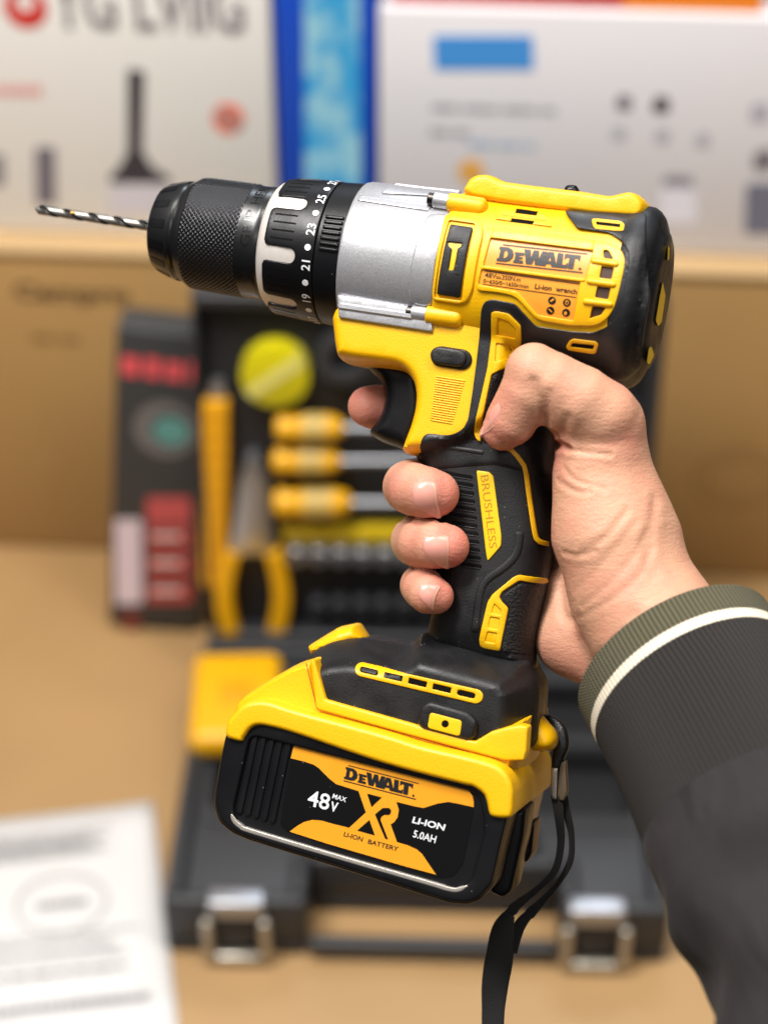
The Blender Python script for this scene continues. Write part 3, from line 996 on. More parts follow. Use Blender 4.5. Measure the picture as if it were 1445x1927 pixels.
M['dark'] = mat('cavity_shade', (10, 9, 9), 0.7, spec=0.1)  # near-black colour stands in for the shade inside vents, slots and grooves
M['brown_cavity'] = mat('motor_seen_through_vent', (60, 34, 22), 0.6)
M['label_gold'] = mat('gold_sticker', (232, 152, 48), 0.38, vary=(120, 0.06))
M['label_gold_flat'] = mat('gold_print', (226, 150, 26), 0.4, vary=(90, 0.05))
M['label_black'] = mat('black_sticker', (8, 8, 10), 0.3, spec=0.35)
M['ink'] = mat('black_ink', (16, 16, 20), 0.45)
M['ink_worn'] = mat('worn_black_ink', (38, 36, 38), 0.5, vary=(1400, 0.6))
M['ink_white'] = mat('white_ink', (226, 228, 232), 0.45)
M['engraved'] = mat('shaded_engraving', (176, 120, 8), 0.5)
M['cream'] = mat('satin_silver_paint', (214, 206, 200), 0.36, metal=0.25, vary=(500, 0.08))
M['steel'] = mat('brushed_steel', (190, 188, 184), 0.3, metal=1.0, bump=(700, 0.1, 0.2))
M['steel_dark'] = mat('dark_steel', (70, 66, 64), 0.35, metal=1.0)

for k_ in ('rubber', 'black', 'label_black', 'black_gloss'):
    dust(M[k_], amount=.5)

def silver():
    m = mat('silver_metallic_paint', (170, 170, 175), 0.42, metal=0.6, bump=(1500, 0.09, 0.2))
    nt = m.node_tree
    b = nt.nodes['Principled BSDF']
    tc = nt.nodes.new('ShaderNodeTexCoord')
    v = nt.nodes.new('ShaderNodeTexVoronoi')
    v.inputs['Scale'].default_value = 3800
    nt.links.new(tc.outputs['Object'], v.inputs['Vector'])
    mx = nt.nodes.new('ShaderNodeMix')
    mx.data_type = 'RGBA'
    sp = nt.nodes.new('ShaderNodeSeparateColor')
    nt.links.new(v.outputs['Color'], sp.inputs[0])
    mx.inputs[6].default_value = lin(166, 166, 172)
    mx.inputs[7].default_value = lin(192, 192, 195)
    nt.links.new(sp.outputs[0], mx.inputs[0])
    nt.links.new(mx.outputs[2], b.inputs['Base Color'])
    mr = nt.nodes.new('ShaderNodeMapRange')
    mr.inputs[3].default_value, mr.inputs[4].default_value = 0.32, 0.46
    nt.links.new(sp.outputs[1], mr.inputs[0])
    nt.links.new(mr.outputs[0], b.inputs['Roughness'])
    return m
M['silver'] = silver()

# ------------------------------------------------------------------ the cordless drill
drill = empty('cordless_drill', FRAME, 'yellow and black cordless drill with silver gearbox, held up in the hand', 'cordless drill')

# ---- chuck
pr = prof([(303, 2), (303, 58), (304.5, 70), (309, 79), (320, 85), (345, 93.5), (350, 94.5), (353, 92), (356, 91), (359, 94), (364, 97), (374, 102.5), (386, 104), (479, 106), (482, 106.2), (485, 105.2), (508, 107), (514, 106.5), (519, 104), (526, 100), (526, 60)])
def chuck_mat():
    m = mat('black_chuck', (20, 20, 22), 0.3, spec=0.6, rvary=0.06)
    return m
chuck = lathe('chuck', pr, chuck_mat(), drill, seg=128, sharp=25)
# nose ring flutes
nose_R = lambda s: np.interp(s, [a for a, _ in pr[3:6]], [b for _, b in pr[3:6]])
s1, s2 = s_of(312), s_of(342)
fl, ff, n = [], [], 0
for k in range(14):
    t0 = 2 * math.pi * k / 14
    q = np.array([(s1, t0 - .09), (s2, t0 - .09), (s2, t0 + .09), (s1, t0 + .09)])
    P = dens(q * [1, 18], .7) / [1, 18]
    v, f, _, _ = tri(P * [1, 18], [], (), 1.0)
    for s, u in v:
        a = u / 18
        r_ = nose_R(s) + 0.22
        fl.append(ax3(s, r_ * math.sin(a), r_ * math.cos(a)))
    ff += [[i + n for i in g] for g in f]
    n += len(v)
link('flute', mesh_of('flute', fl, ff), M['black'], chuck)
# knurled sleeve: real diamond knurling on its own band
ks, ke = s_of(373), s_of(480)
kr = lambda s: np.interp(s, [a for a, _ in pr], [b for _, b in pr])
NS, NT = 150, 620
ss_, tt_ = np.meshgrid(np.linspace(ks, ke, NS), np.arange(NT) * 2 * math.pi / NT, indexing='ij')
rr_ = kr(ss_)
pit = 1.28
NW = round(rr_.mean() * 2 * math.pi / (pit * 1.414))
u1 = ss_ / (pit * 1.414) + tt_ / (2 * math.pi) * NW
u2 = ss_ / (pit * 1.414) - tt_ / (2 * math.pi) * NW
tw = lambda u: np.abs((u % 1) - .5) * 2
kn = np.minimum(tw(u1), tw(u2)) * 0.5
fade = np.clip(np.minimum(ss_ - ks, ke - ss_) / 0.8, 0, 1)
rr_ = rr_ + 0.02 + kn * fade
gx = A0[0] + AX[0] * ss_ + AV[0] * rr_ * np.sin(tt_)
gz = A0[1] + AX[1] * ss_ + AV[1] * rr_ * np.sin(tt_)
gy = -rr_ * np.cos(tt_)
V = np.stack([gx, gy, gz], 2).reshape(-1, 3)
ii, jj = np.meshgrid(np.arange(NS - 1), np.arange(NT), indexing='ij')
a = ii * NT + jj; b = ii * NT + (jj + 1) % NT
Fq = np.stack([a, b, b + NT, a + NT], 2).reshape(-1, 4)
link('knurled_sleeve', mesh_of('knurled_sleeve', V, Fq), mat('knurled_black', (40, 40, 43), 0.25, metal=.6), chuck, sharp=180)
def emboss(name, word, s0, ang0, cap, rad, m, parent):
    wrap_text(name, word, s0, ang0, cap, rad, m, parent, lift=0.07, bold=-0.006, w=1.25)
emboss('embossed_word', 'GRIP', s_of(497), R(8), 3.6, r_of(497, 106.5), M['black_gloss'], chuck)
emboss('embossed_word', 'HERE', s_of(497), R(56), 3.6, r_of(497, 106.5), M['black_gloss'], chuck)

# ---- clutch ring: pale ring below, black sleeve with round-ended notches above
prc = prof([(519, 60), (520, 108), (523, 114), (528, 119), (536, 123), (550, 126.5), (562, 128), (620, 130), (626, 130)])
clutch = lathe('clutch_ring', prc, M['cream'], drill, seg=128)
cr = lambda s: np.interp(s, [a for a, _ in prc], [b for _, b in prc])
s0, s1, s2, s3 = s_of(538), s_of(580), s_of(598), s_of(631)
ph = R(-12)
notch_h = R(6.2)
N8 = 8
ang = 2 * math.pi / N8
slv = lambda s: np.interp(s, [s0, s1, s3], [r_of(545, 127), r_of(580, 131), r_of(630, 133)])
lower = []
for k in range(N8):
    lo, hi = ph + (k - 4) * ang, ph + (k - 3) * ang
    nb = notch_h
    lower += [(s2, lo)] + [(s2 - 2.3 + 2.3 * math.cos(u), lo + nb * math.sin(u)) for u in np.linspace(0.25, math.pi / 2, 6)]
    lower += [(s0 + 1.8, lo + nb), (s0 + .55, lo + nb + R(.9)), (s0, lo + nb + R(4)), (s0, hi - nb - R(4)), (s0 + .55, hi - nb - R(.9)), (s0 + 1.8, hi - nb)]
    lower += [(s2 - 2.3 + 2.3 * math.cos(u), hi - nb * math.sin(u)) for u in np.linspace(math.pi / 2, 0.25, 6)]
t0, t1 = ph - 4 * ang, ph + 4 * ang
poly = lower + [(s2, t1), (s3, t1), (s3, t0)]
wrap('clutch_grip', poly, slv, 0.35, M['black'], clutch, bevel=0.4, spacing=1.1, skirt=2.0)
for k in range(N8):
    lo, hi = ph + (k - 4) * ang, ph + (k - 3) * ang
    for j in range(4):
        t = lo + notch_h + R(3) + (ang - 2 * notch_h - R(6)) * (j + 0.5) / 4
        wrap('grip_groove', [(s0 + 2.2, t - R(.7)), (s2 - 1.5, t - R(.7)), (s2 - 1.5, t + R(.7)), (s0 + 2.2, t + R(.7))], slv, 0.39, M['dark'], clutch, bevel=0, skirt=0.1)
Rn = r_of(620, 132.9) + 0.36
sn_ = s_of(620)
for k, w_ in enumerate(['29', '27', '25', '23', '21', '19', '17', '15', '13']):
    wrap_text('clutch_number', w_, sn_, R(39.5 + 57 - 28.5 * k), 3.1, Rn, M['ink_white'], clutch, bold=0.012, w=1.05)
for k in range(9):
    a0 = R(39.5 + 57 - 28.5 * k - 14.3)
    v = disc((0, 0), 1.15, 16)
    wrap('clutch_dot', [(sn_ + x, a0 + y / Rn) for x, y in v], lambda s: np.full(np.shape(s), Rn), 0.06, M['ink_white'], clutch, bevel=0, skirt=0.05)
# ---- black collar behind it
prk = prof([(632, 60), (632, 132.5), (634, 134.5), (678, 138), (679, 137), (680, 60)])
collar = lathe('collar', prk, M['black'], drill, seg=128)
for k in range(7):
    a0 = R(23 - 4.3 * k)
    wrap('collar_rib', [(s_of(640), a0 - R(1.3)), (s_of(674), a0 - R(1.3)), (s_of(674), a0 + R(1.3)), (s_of(640), a0 + R(1.3))], lambda s: np.interp(s, [a for a, _ in prk], [b for _, b in prk]), 0.8, M['black'], collar, bevel=0.35, spacing=.8)

# ---- gearbox housing, silver
prg = prof([(677, 60), (677, 138), (679, 141), (685, 143), (760, 145), (859, 146), (859, 60)])
gearbox = lathe('gearbox_housing', prg, M['silver'], drill, seg=144)
gs = head_surf(prg[1:-1])
raise_ = lambda nm, px, h, m, par, s, b=.6, **k: plate(nm, px, s, h, m, par, bevel=b, **k)
raise_('gearbox_band', rnd([(806, 400), (848, 402), (818, 494), (813, 578), (776, 572), (768, 556), (772, 500), (786, 440)], 14), .75, M['silver'], gearbox, gs, .7)
flat = lambda d: (lambda x, z: np.full(np.shape(x), d))
plate('gearbox_flange', [(634, 554), (700, 564), (768, 576), (790, 580), (813, 584), (813, 624), (637, 597)], flat(21.6), 1.3, M['silver'], gearbox, bevel=.5, spacing=2, skirt=6)
plate('gearbox_ledge', capsule((640, 575), (771, 594), 7.5), flat(21.6), 2.3, M['silver'], gearbox, bevel=1.5, spacing=1, skirt=2)
raise_('gearbox_ledge', [(678, 366), (720, 371), (806, 380), (812, 386), (805, 396), (672, 376)], .7, M['silver'], gearbox, gs, .5)
raise_('gearbox_ledge', rnd([(724, 352), (742, 343), (800, 350), (868, 357), (856, 368), (800, 367), (716, 362)], 6), 1.1, M['silver'], gearbox, gs, .6)

# ---- motor housing, yellow
prh = prof([(856, 60), (856, 146.5), (862, 149), (900, 152), (1000, 155), (1080, 159), (1140, 164), (1195, 168), (1206, 150), (1208, 60)])
housing = lathe('motor_housing', prh, M['yellow'], drill, p=2.15, seg=144)
hs = head_surf(prh[1:-1], 2.15)

# rear cap, black rubber
prr = prof([(1172, 100), (1173, 164), (1178, 168), (1186, 171), (1198, 173), (1208, 172), (1217, 167), (1225, 158), (1230, 147), (1232, 137), (1239, 129), (1244, 117), (1246, 98), (1247, 1)])
M['rubber_scuffed'] = mat('scuffed_black_rubber', (25, 26, 29), 0.44, spec=0.45, bump=(1500, 0.3, 0.3), rvary=0.14, vary=(90, 0.4))
_sc = toL((1188, 506), 24)[0]
scuff(dust(M['rubber_scuffed'], amount=.5), (_sc[0] * .001, -.024, _sc[1] * .001), .0085)
rear = lathe('rear_cap', prr, M['rubber_scuffed'], drill, p=2.15, seg=144)
rs = head_surf(prr[1:], 2.15)

# ---- trigger housing below the gearbox, grip, foot
front_px = [(720, 470), (700, 560), (652, 584), (643, 606), (649, 660), (653, 678), (661, 687), (692, 693), (740, 699), (770, 703), (784, 711), (795, 728), (798, 748), (796, 772), (789, 800), (779, 826), (771, 848),
            (777, 858), (800, 860), (850, 856), (900, 840), (950, 800), (985, 700), (995, 600), (960, 490), (800, 450)]
front, fs = body('trigger_housing', rnd(front_px, 8, 3), 21.5, 5.0, M['yellow'], drill, p=2.3, spacing=2.0)

grip_px = spline([(800, 690), (800, 780), (785, 850), (800, 880), (812, 930), (822, 1000), (824, 1070), (818, 1140), (808, 1190), (800, 1216), (880, 1240), (960, 1262), (1006, 1262),
                  (1008, 1220), (1018, 1160), (1034, 1080), (1042, 1000), (1043, 920), (1040, 850), (1042, 780), (1050, 700), (1050, 600), (950, 560), (850, 600)], 5, True)
grip, ps = body('grip', grip_px, 17.5, 15.5, M['rubber'], drill, p=2.2, spacing=2.0)

foot_px = rnd([(587, 1243), (602, 1222), (644, 1202), (700, 1197), (765, 1210), (792, 1207), (806, 1186), (1003, 1238), (1008, 1258), (1024, 1284), (1022, 1330), (1018, 1400), (940, 1430), (900, 1440), (780, 1412), (620, 1372), (598, 1330)], 18, 5)
foot, ts = body('foot', foot_px, 29.5, 8.5, M['rubber'], drill, chamfer=.34, spacing=1.8, label='black rubber foot with yellow vent frame')

def smax(*fs_, k=1.6):
    def f(x, z):
        d = [q(x, z) for q in fs_]
        a = d[0]
        for b in d[1:]:
            h = np.clip(0.5 + 0.5 * (a - b) / k, 0, 1)
            a = b * (1 - h) + a * h + k * h * (1 - h)
        return a
    return f
hf = smax(hs, fs)
hfp = smax(hs, fs, ps)
hfr = smax(hs, fs, ps, rs)
YL = M['yellow']

# ---- yellow raised panel with the name plate, data plate and motor vent
panel_px = rnd([(915, 424), (1000, 434), (1085, 446), (1146, 455), (1166, 466), (1176, 484), (1174, 505), (1163, 553), (1154, 582), (1140, 602), (1120, 613), (1074, 613), (1010, 602), (968, 556), (930, 549), (893, 546)], 14, 4)
lab1 = [(923, 447), (1116, 470), (1102, 524), (909, 499)]
lab2 = rnd([(906, 504), (1092, 529), (1079, 603), (1010, 592), (973, 548), (899, 535)], 4, 3)
vents = [rnd([(1135, 470), (1144, 470), (1154, 487), (1136, 485)], 3, 3), rnd([(1132, 500), (1155, 503), (1150, 525), (1127, 522)], 2, 2),
         rnd([(1124, 538), (1149, 541), (1144, 563), (1119, 559)], 2, 2), rnd([(1115, 575), (1140, 578), (1131, 592), (1109, 599)], 3, 3)]
panel = plate('label_panel', panel_px, hf, 1.0, YL, housing, holes=[lab1, lab2] + vents, bevel=.3, spacing=2.0)
for v in vents:
    g = decal('dark_vent_floor', v, hf, 0.12, M['brown_cavity'], panel)
for a, b in [((1116, 489), (1158, 495)), ((1108, 528), (1153, 534)), ((1101, 567), (1147, 572))]:
    plate('vent_rib', capsule(a, b, 6.0), hf, 1.9, YL, panel, bevel=.9, spacing=1.0)
plate('panel_ledge', [(926, 430), (1119, 453), (1115, 470), (922, 446)], hf, 1.45, YL, panel, bevel=.3, spacing=2)
plate('panel_ledge', [(909, 499), (1102, 524), (1099, 530), (907, 505)], hf, 1.35, YL, panel, bevel=.3, spacing=2)
name_plate = decal('name_plate', lab1, hf, 0.25, M['label_gold'], panel, spacing=2, label='gold sticker with the maker name in black')
logo('word_mark', (934, 490), (1088, 507), (5, -27), hf, M['ink_worn'], name_plate, lift=.5)
data_plate = decal('data_plate', lab2, hf, 0.25, M['label_gold'], panel, spacing=2, label='gold sticker with the voltage, speeds and warning symbols')
IN = M['ink']
def rule(a, b, w, surf, m, par, lift=.4):
    decal('rule', band([a, b], w), surf, lift, m, par)
rule((913, 509), (1090, 534), 1.3, hf, IN, data_plate)
rule((908, 534), (1084, 559), 1.3, hf, IN, data_plate)
text_on('rating_text', '48V', (912, 521), (933, 523.5), (1, -8.5), hf, IN, data_plate, .4, .006)
rule((933, 519.5), (943, 521), 1, hf, IN, data_plate)
rule((933, 522.5), (943, 524), 1, hf, IN, data_plate)
text_on('rating_text', '350N.m', (944, 525.5), (979, 530), (1, -8.5), hf, IN, data_plate, .4, .006)
text_on('rating_text', '0−650/0−1650r/min', (909, 531.5), (994, 542.5), (1, -7.5), hf, IN, data_plate, .4, .008)
text_on('type_text', 'Li-ion', (1006, 543), (1037, 547), (1.2, -10), hf, IN, data_plate, .4, .02)
text_on('type_text', 'wrench', (1045, 548), (1085, 553.5), (1.2, -10), hf, IN, data_plate, .4, .02)
for k, c in enumerate([(1038.5, 565), (1066.5, 569), (1035.5, 584), (1065, 588)]):
    sy = decal('warning_symbol', disc(c, 7.4, 22), hf, .4, IN, data_plate, spacing=None, step=.6)
    g = [capsule((-2, 1), (2.5, -2), 1.6), disc((0, 0), 4.6, 14, .75), capsule((-2.5, -2.5), (2.5, 2.5), 1.1), disc((-1.2, 1), 3.6, 12, .8)][k]
    decal('symbol_mark', np.array(g) + c, hf, .5, M['label_gold'], sy, spacing=None, step=.8)
    if k == 1: decal('symbol_mark', disc(c, 2.7, 12, .7), hf, .6, IN, sy, spacing=None, step=.8)

# ---- upper vent panel
vp = plate('vent_panel', rnd([(943, 387), (1021, 398), (1039, 426), (931, 411)], 3, 2), hf, .75, YL, housing, holes=[[(972, 392), (1012, 397), (1009, 405), (969, 400)], [(963, 410), (1005, 415.5), (1002, 422), (960, 417)]], bevel=.35, spacing=2)
for q in ([(972, 392), (1012, 397), (1009, 405), (969, 400)], [(963, 410), (1005, 415.5), (1002, 422), (960, 417)]):
    decal('dark_vent_floor', q, hf, .1, M['dark'], vp)
rule((943, 403.5), (1030, 415), 1.2, hf, M['engraved'], vp, .8)

# ---- hammer switch in its yellow frame
hp = [(847, 421), (889, 427), (865, 560), (821, 553)]
fr = plate('switch_frame', rnd([(838, 401), (893, 409), (908, 420), (908, 440), (887, 548), (877, 568), (862, 572), (812, 564), (816, 520), (826, 450)], 9, 3), hf, 1.0, YL, housing, holes=[rnd([(844, 413), (894, 420), (868, 566), (816, 559)], 5, 3)], bevel=.35, spacing=2)
sw = plate('hammer_switch', rnd(hp, 4, 3), hf, 1.15, M['rubber'], housing, holes=[rnd([(842, 454), (869, 457), (868, 463), (861, 467), (857, 490), (853, 508), (843, 508), (847, 485), (850, 467), (843, 462)], 2, 2)], bevel=.4, spacing=1.6)
decal('hammer_symbol', rnd([(842, 454), (869, 457), (868, 463), (861, 467), (857, 490), (853, 508), (843, 508), (847, 485), (850, 467), (843, 462)], 2, 2), hf, .45, M['yellow_paint'], sw)
rule((851, 515), (866, 517), 1.2, hf, M['dark'], sw, 1.18)

# ---- screw bosses
def cyl_between(name, a, b, r, m, parent, seg=28, dome=0.0, label=None):
    """a rod from a to b (x, y, z in mm) with an optional domed far end"""
    a, b = Vector(a), Vector(b)
    w = (b - a).normalized()
    u = w.cross(Vector((0, 1, 0))).normalized()
    v = w.cross(u)
    L = (b - a).length
    pr = [(0, 0.01), (0, r * .92), (.08 * r, r)] + ([(L - dome + dome * math.sin(t), r * math.cos(t)) for t in np.linspace(0, 1.5, 7)] if dome else [(L - .08 * r, r), (L, r * .92), (L, .01)])
    V, F = [], []
    for s, q in pr:
        for j in range(seg):
            t = 2 * math.pi * j / seg
            V.append(tuple(a + w * s + (u * math.cos(t) + v * math.sin(t)) * q))
    for i in range(len(pr) - 1):
        for j in range(seg):
            x, y = i * seg + j, i * seg + (j + 1) % seg
            F.append([x, y, y + seg, x + seg])
    return link(name, mesh_of(name, V, F), m, parent, label)
def at3(px, d):
    q = toL(px, d)[0]
    return (q[0], -d, q[1])
for (p0, p1, p2, p3, d) in [((806, 373), (817, 375), (845, 380), (917, 391), 20.0), ((766, 586), (776, 587.5), (804, 591), (872, 600), 21.5)]:
    cyl_between('screw', at3(p0, d), at3(p1, d), 2.2, M['steel_dark'], gearbox, dome=0)
    cyl_between('boss_sleeve', at3(p1, d), at3(p2, d), 2.75, M['silver'], gearbox)
    cyl_between('screw_boss', at3(p2, d), at3(p3, d), 3.3, YL, housing, dome=2.2)

# ---- black overmould on the housing
mo = [(1061, 395), (1085, 428), (1146, 437), (1162, 447), (1174, 459), (1182, 474), (1183, 495), (1172, 555), (1163, 586), (1153, 604), (1140, 615), (1116, 625), (1074, 623), (1007, 613), (968, 570), (924, 562), (911, 567), (905, 580),
      (902, 620), (896, 680), (888, 740), (880, 790), (870, 812), (884, 826), (930, 830), (1010, 780), (1060, 712), (1120, 715), (1178, 716), (1204, 690), (1222, 560), (1216, 400)]
mould = plate('housing_overmould', rnd(mo, 7, 3), hfr, 1.1, M['rubber_scuffed'], housing, bevel=.45, spacing=1.5, step=1.2)
hm = lambda x, z: hfr(x, z) + 1.1
for q, iq in (([(1113, 411), (1121, 410), (1168, 415), (1175, 421), (1173, 433), (1164, 434), (1120, 430), (1115, 424)], [(1121, 416), (1167, 421), (1166, 427), (1122, 422)]),
              ([(1078, 637), (1120, 642), (1126, 647), (1121, 664), (1115, 666), (1069, 659), (1064, 653), (1072, 640)], [(1076, 645), (1118, 649), (1116, 657), (1073, 652)])):
    vf = plate('vent_frame', rnd(q, 3, 2), hm, .55, YL, mould, holes=[rnd(iq, 1.5, 2)], bevel=.3, spacing=1.5)
    decal('dark_vent_floor', rnd(iq, 1.5, 2), hm, .08, M['dark'], vf)
# yellow frame running down to the grip
w1 = rnd([(936, 598), (956, 605), (970, 619), (969, 637), (934, 630)], 2, 2)
w2 = rnd([(933, 645), (969, 651), (965, 672), (931, 681)], 2, 2)
gf = plate('grip_frame', rnd([(924, 587), (934, 585), (957, 590), (979, 612), (980, 640), (974, 682), (958, 690), (924, 704), (911, 770), (905, 800), (904, 832), (896, 827), (891, 815), (893, 800), (908, 730), (917, 690)], 4, 3), hm, .95, YL, mould, holes=[w1, w2], bevel=.35, spacing=1.2)
for w_ in (w1, w2):
    decal('frame_recess', w_, hm, .28, YL, gf, spacing=1.2, step=1)
plate('textured_inset', rnd([(927, 707), (956, 695), (985, 690), (990, 760), (960, 830), (908, 830), (913, 775)], 3, 2), hm, .35, M['rubber_tex'], mould, bevel=.3, spacing=2)

# ---- direction selector, ribs on the trigger housing
plate('direction_selector', capsule((829, 670), (868, 676), 19.5), hf, 1.0, M['black'], front, bevel=.7, spacing=1.5)
plate('selector_button', capsule((825, 668), (860, 673.5), 16.5), hf, 2.2, M['rubber'], front, bevel=.9, spacing=1.5)
for k in range(19):
    u = k / 18
    a = np.array([820, 708]) * (1 - u) + np.array([810, 790]) * u
    b = np.array([875, 716.5]) * (1 - u) + np.array([851, 797]) * u
    plate('rib', band([a, b], 2.6), hf, .34, YL, front, bevel=.2, spacing=3, skirt=.3)
plate('grip_overmould', rnd([(782, 876), (783, 852), (788, 824), (795, 814), (806, 810), (840, 814), (854, 811), (868, 802), (875, 786), (890, 784), (960, 800), (1040, 850), (1042, 905), (930, 880), (800, 890)], 7, 3), hfp, .6, M['rubber'], grip, bevel=2.4, spacing=1.4, step=1)
# ---- trigger
trig_px = spline([(684, 668), (740, 672), (800, 690), (812, 735), (812, 775), (800, 815), (780, 851), (752, 844), (722, 832), (702, 818), (703, 806), (716, 790), (725, 768), (728, 742), (720, 718), (700, 698)], 4, True)
trig, trs = body('trigger', trig_px, 9.5, 6, M['black'], drill, p=2.2, spacing=1.6)

# ---- grip: slots, nameplate, yellow lines, textured back
for k in range(12):
    u = k / 11
    a = np.array([834, 889]) * (1 - u) + np.array([868, 1061]) * u
    b = np.array([886, 898]) * (1 - u) + np.array([903, 1066]) * u
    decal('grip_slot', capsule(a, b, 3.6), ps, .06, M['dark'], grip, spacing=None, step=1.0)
    plate('slot_lip', band([a + [1, 5], b + [0, 4.6]], 2.2), ps, .28, M['rubber'], grip, bevel=.12, spacing=3, skirt=.3)
bp = plate('inlay', rnd([(896, 885), (920, 888), (928, 896), (943, 1010), (942, 1028), (917, 1057), (914, 1040)], 4, 3), ps, .55, M['yellow_paint'], grip, bevel=.35, spacing=1.8)
text_on('inlay_text', 'BRUSHLESS', (904, 895), (921, 1032), (14, -1.8), lambda x, z: ps(x, z) + .55, M['engraved'], bp, .08, -.004)
plate('yellow_line', band(spline([(945, 840), (962, 847), (980, 868), (988, 885), (996, 940), (1006, 1004), (1012, 1017), (1022, 1022), (1036, 1024)], 4), 9), ps, 1.0, YL, grip, bevel=.3, spacing=1.5)
gh = [rnd([(930, 1136), (943, 1149), (941, 1158), (924, 1154)], 2, 2), rnd([(922, 1161), (940, 1164), (936, 1185), (918, 1182)], 2, 2), rnd([(917, 1189), (935, 1192), (931, 1211), (912, 1208)], 2, 2)]
lo = plate('lower_inlay', rnd([(1031, 1088), (976, 1082), (966, 1086), (926, 1119), (917, 1133), (901, 1204), (903, 1217), (911, 1221), (940, 1226), (956, 1145), (944, 1133), (939, 1124), (944, 1114), (976, 1093), (1030, 1098)], 3, 2), ps, .75, YL, grip, holes=gh, bevel=.35, spacing=1.5)
for q in gh:
    decal('inlay_recess', q, ps, .3, YL, lo, spacing=1.2, step=1)
plate('textured_inset', rnd([(979, 1098), (1028, 1102), (1016, 1170), (1006, 1232), (944, 1226), (959, 1146), (947, 1130), (950, 1117)], 4, 3), ps, .4, M['rubber_tex'], grip, bevel=.35, spacing=2)
plate('grip_ridge', capsule((845, 842), (906, 851), 6), ps, .9, M['rubber'], grip, bevel=.9, spacing=1.2)
plate('grip_ridge', band(spline([(978, 1000), (972, 1040), (950, 1066), (915, 1092), (902, 1120), (892, 1190)], 4), 16), ps, .6, M['rubber'], grip, bevel=.9, spacing=1.2)
# ---- foot: vent frame and button
def slot_line(u, v):
    a, b = np.array([677., 1247.]), np.array([900., 1300.])
    t = (b - a) / np.linalg.norm(b - a)
    return a + (b - a) * u + np.array([-t[1], t[0]]) * v
oc = capsule(slot_line(.03, 12), slot_line(.99, 12), 13.5)
sl = []
for k in range(5):
    u0, u1 = .0 + k * .205 + .012, .0 + k * .205 + .165
    sl.append(rnd([slot_line(u0, 6.5), slot_line(u1, 6.5), slot_line(u1, 17.5), slot_line(u0, 17.5)], 5.5 if k in (0, 4) else 1.5, 3))
fv = plate('vent_frame', oc, ts, .5, YL, foot, holes=sl, bevel=.3, spacing=1.3)
for q in sl:
    decal('dark_vent_floor', q, ts, .06, M['dark'], fv)
gb = plate('gauge_button', rnd([(790, 1331), (806, 1320), (880, 1341), (898, 1360), (893, 1388), (880, 1396), (792, 1373), (784, 1360)], 9, 4), ts, 3.0, M['rubber'], foot, bevel=1.4, spacing=1.2, skirt=3)
gbs = lambda x, z: ts(x, z) + 3.0
gk = plate('button_inlay', rnd([(809, 1341), (869, 1357), (865, 1386), (804, 1370)], 6, 3), gbs, .3, M['yellow_paint'], gb, bevel=.2, spacing=1.5)
decal('button_hole', disc((837.5, 1362.5), 7, 18), lambda x, z: gbs(x, z) + .3, .06, M['dark'], gk, spacing=None, step=.5)

# ---- yellow base shell and battery
base_px = rnd([(599, 1236), (586, 1236), (542, 1252), (498, 1277), (455, 1305), (443, 1317), (437, 1332), (424, 1376), (428, 1388), (700, 1460), (965, 1476), (980, 1430), (990, 1350), (960, 1359), (925, 1371), (893, 1392), (790, 1364), (645, 1322), (613, 1313)], 4, 4)
base, bs = body('base_shell', base_px, 29.8, 3, M['yellow'], drill, p=2.0, spacing=2.2, dref=26)
# lip round the foot
plate('shell_lip', rnd([(583, 1243), (591, 1241), (612, 1317), (640, 1325), (790, 1367), (893, 1396), (925, 1377), (955, 1369), (980, 1365), (993, 1369), (990, 1415), (985, 1432), (950, 1432), (880, 1413), (760, 1381), (598, 1336), (594, 1331)], 3, 3), lambda x, z: np.full(np.shape(x), 29.8), 2.0, M['yellow'], base, bevel=.8, spacing=2, skirt=4)
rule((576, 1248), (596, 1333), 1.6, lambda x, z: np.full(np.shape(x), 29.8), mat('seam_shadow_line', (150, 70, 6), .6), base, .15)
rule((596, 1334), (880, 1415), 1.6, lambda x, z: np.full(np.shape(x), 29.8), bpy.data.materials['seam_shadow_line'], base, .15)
# rear lug of the shell
body('shell_lug', rnd([(1000, 1352), (1014, 1346), (1042, 1378), (1048, 1395), (1042, 1412), (1026, 1419), (990, 1412), (985, 1380)], 9, 4), 7, 4, M['yellow_smooth'], drill, dref=4, spacing=1.5)
# raised rim over the battery
flat = lambda d: (lambda x, z: np.full(np.shape(x), d))
rim_px = np.array(list(spline([(424, 1380), (428, 1360), (438, 1346), (458, 1326), (482, 1319), (510, 1321), (560, 1337), (720, 1380), (790, 1402), (884, 1424), (928, 1437), (950, 1452), (962, 1472), (966, 1490)], 5)) +
                  list(spline([(966, 1500), (964, 1530), (957, 1540), (934, 1540), (921, 1533), (915, 1508), (908, 1494), (889, 1481), (863, 1475), (720, 1437), (560, 1383), (505, 1368), (484, 1366), (470, 1373), (459, 1388), (452, 1396), (428, 1390)], 5)))
rim = shell('base_rim', toL(rim_px, 38), lambda x, z, e: 39 - 1.8 * (1 - bev(e, 1.8)), M['yellow'], drill, rings=[.15, .5, 1.0, 1.5, 1.8], spacing=2.0, back=lambda x, z, e: np.full(np.shape(x), -35.0))

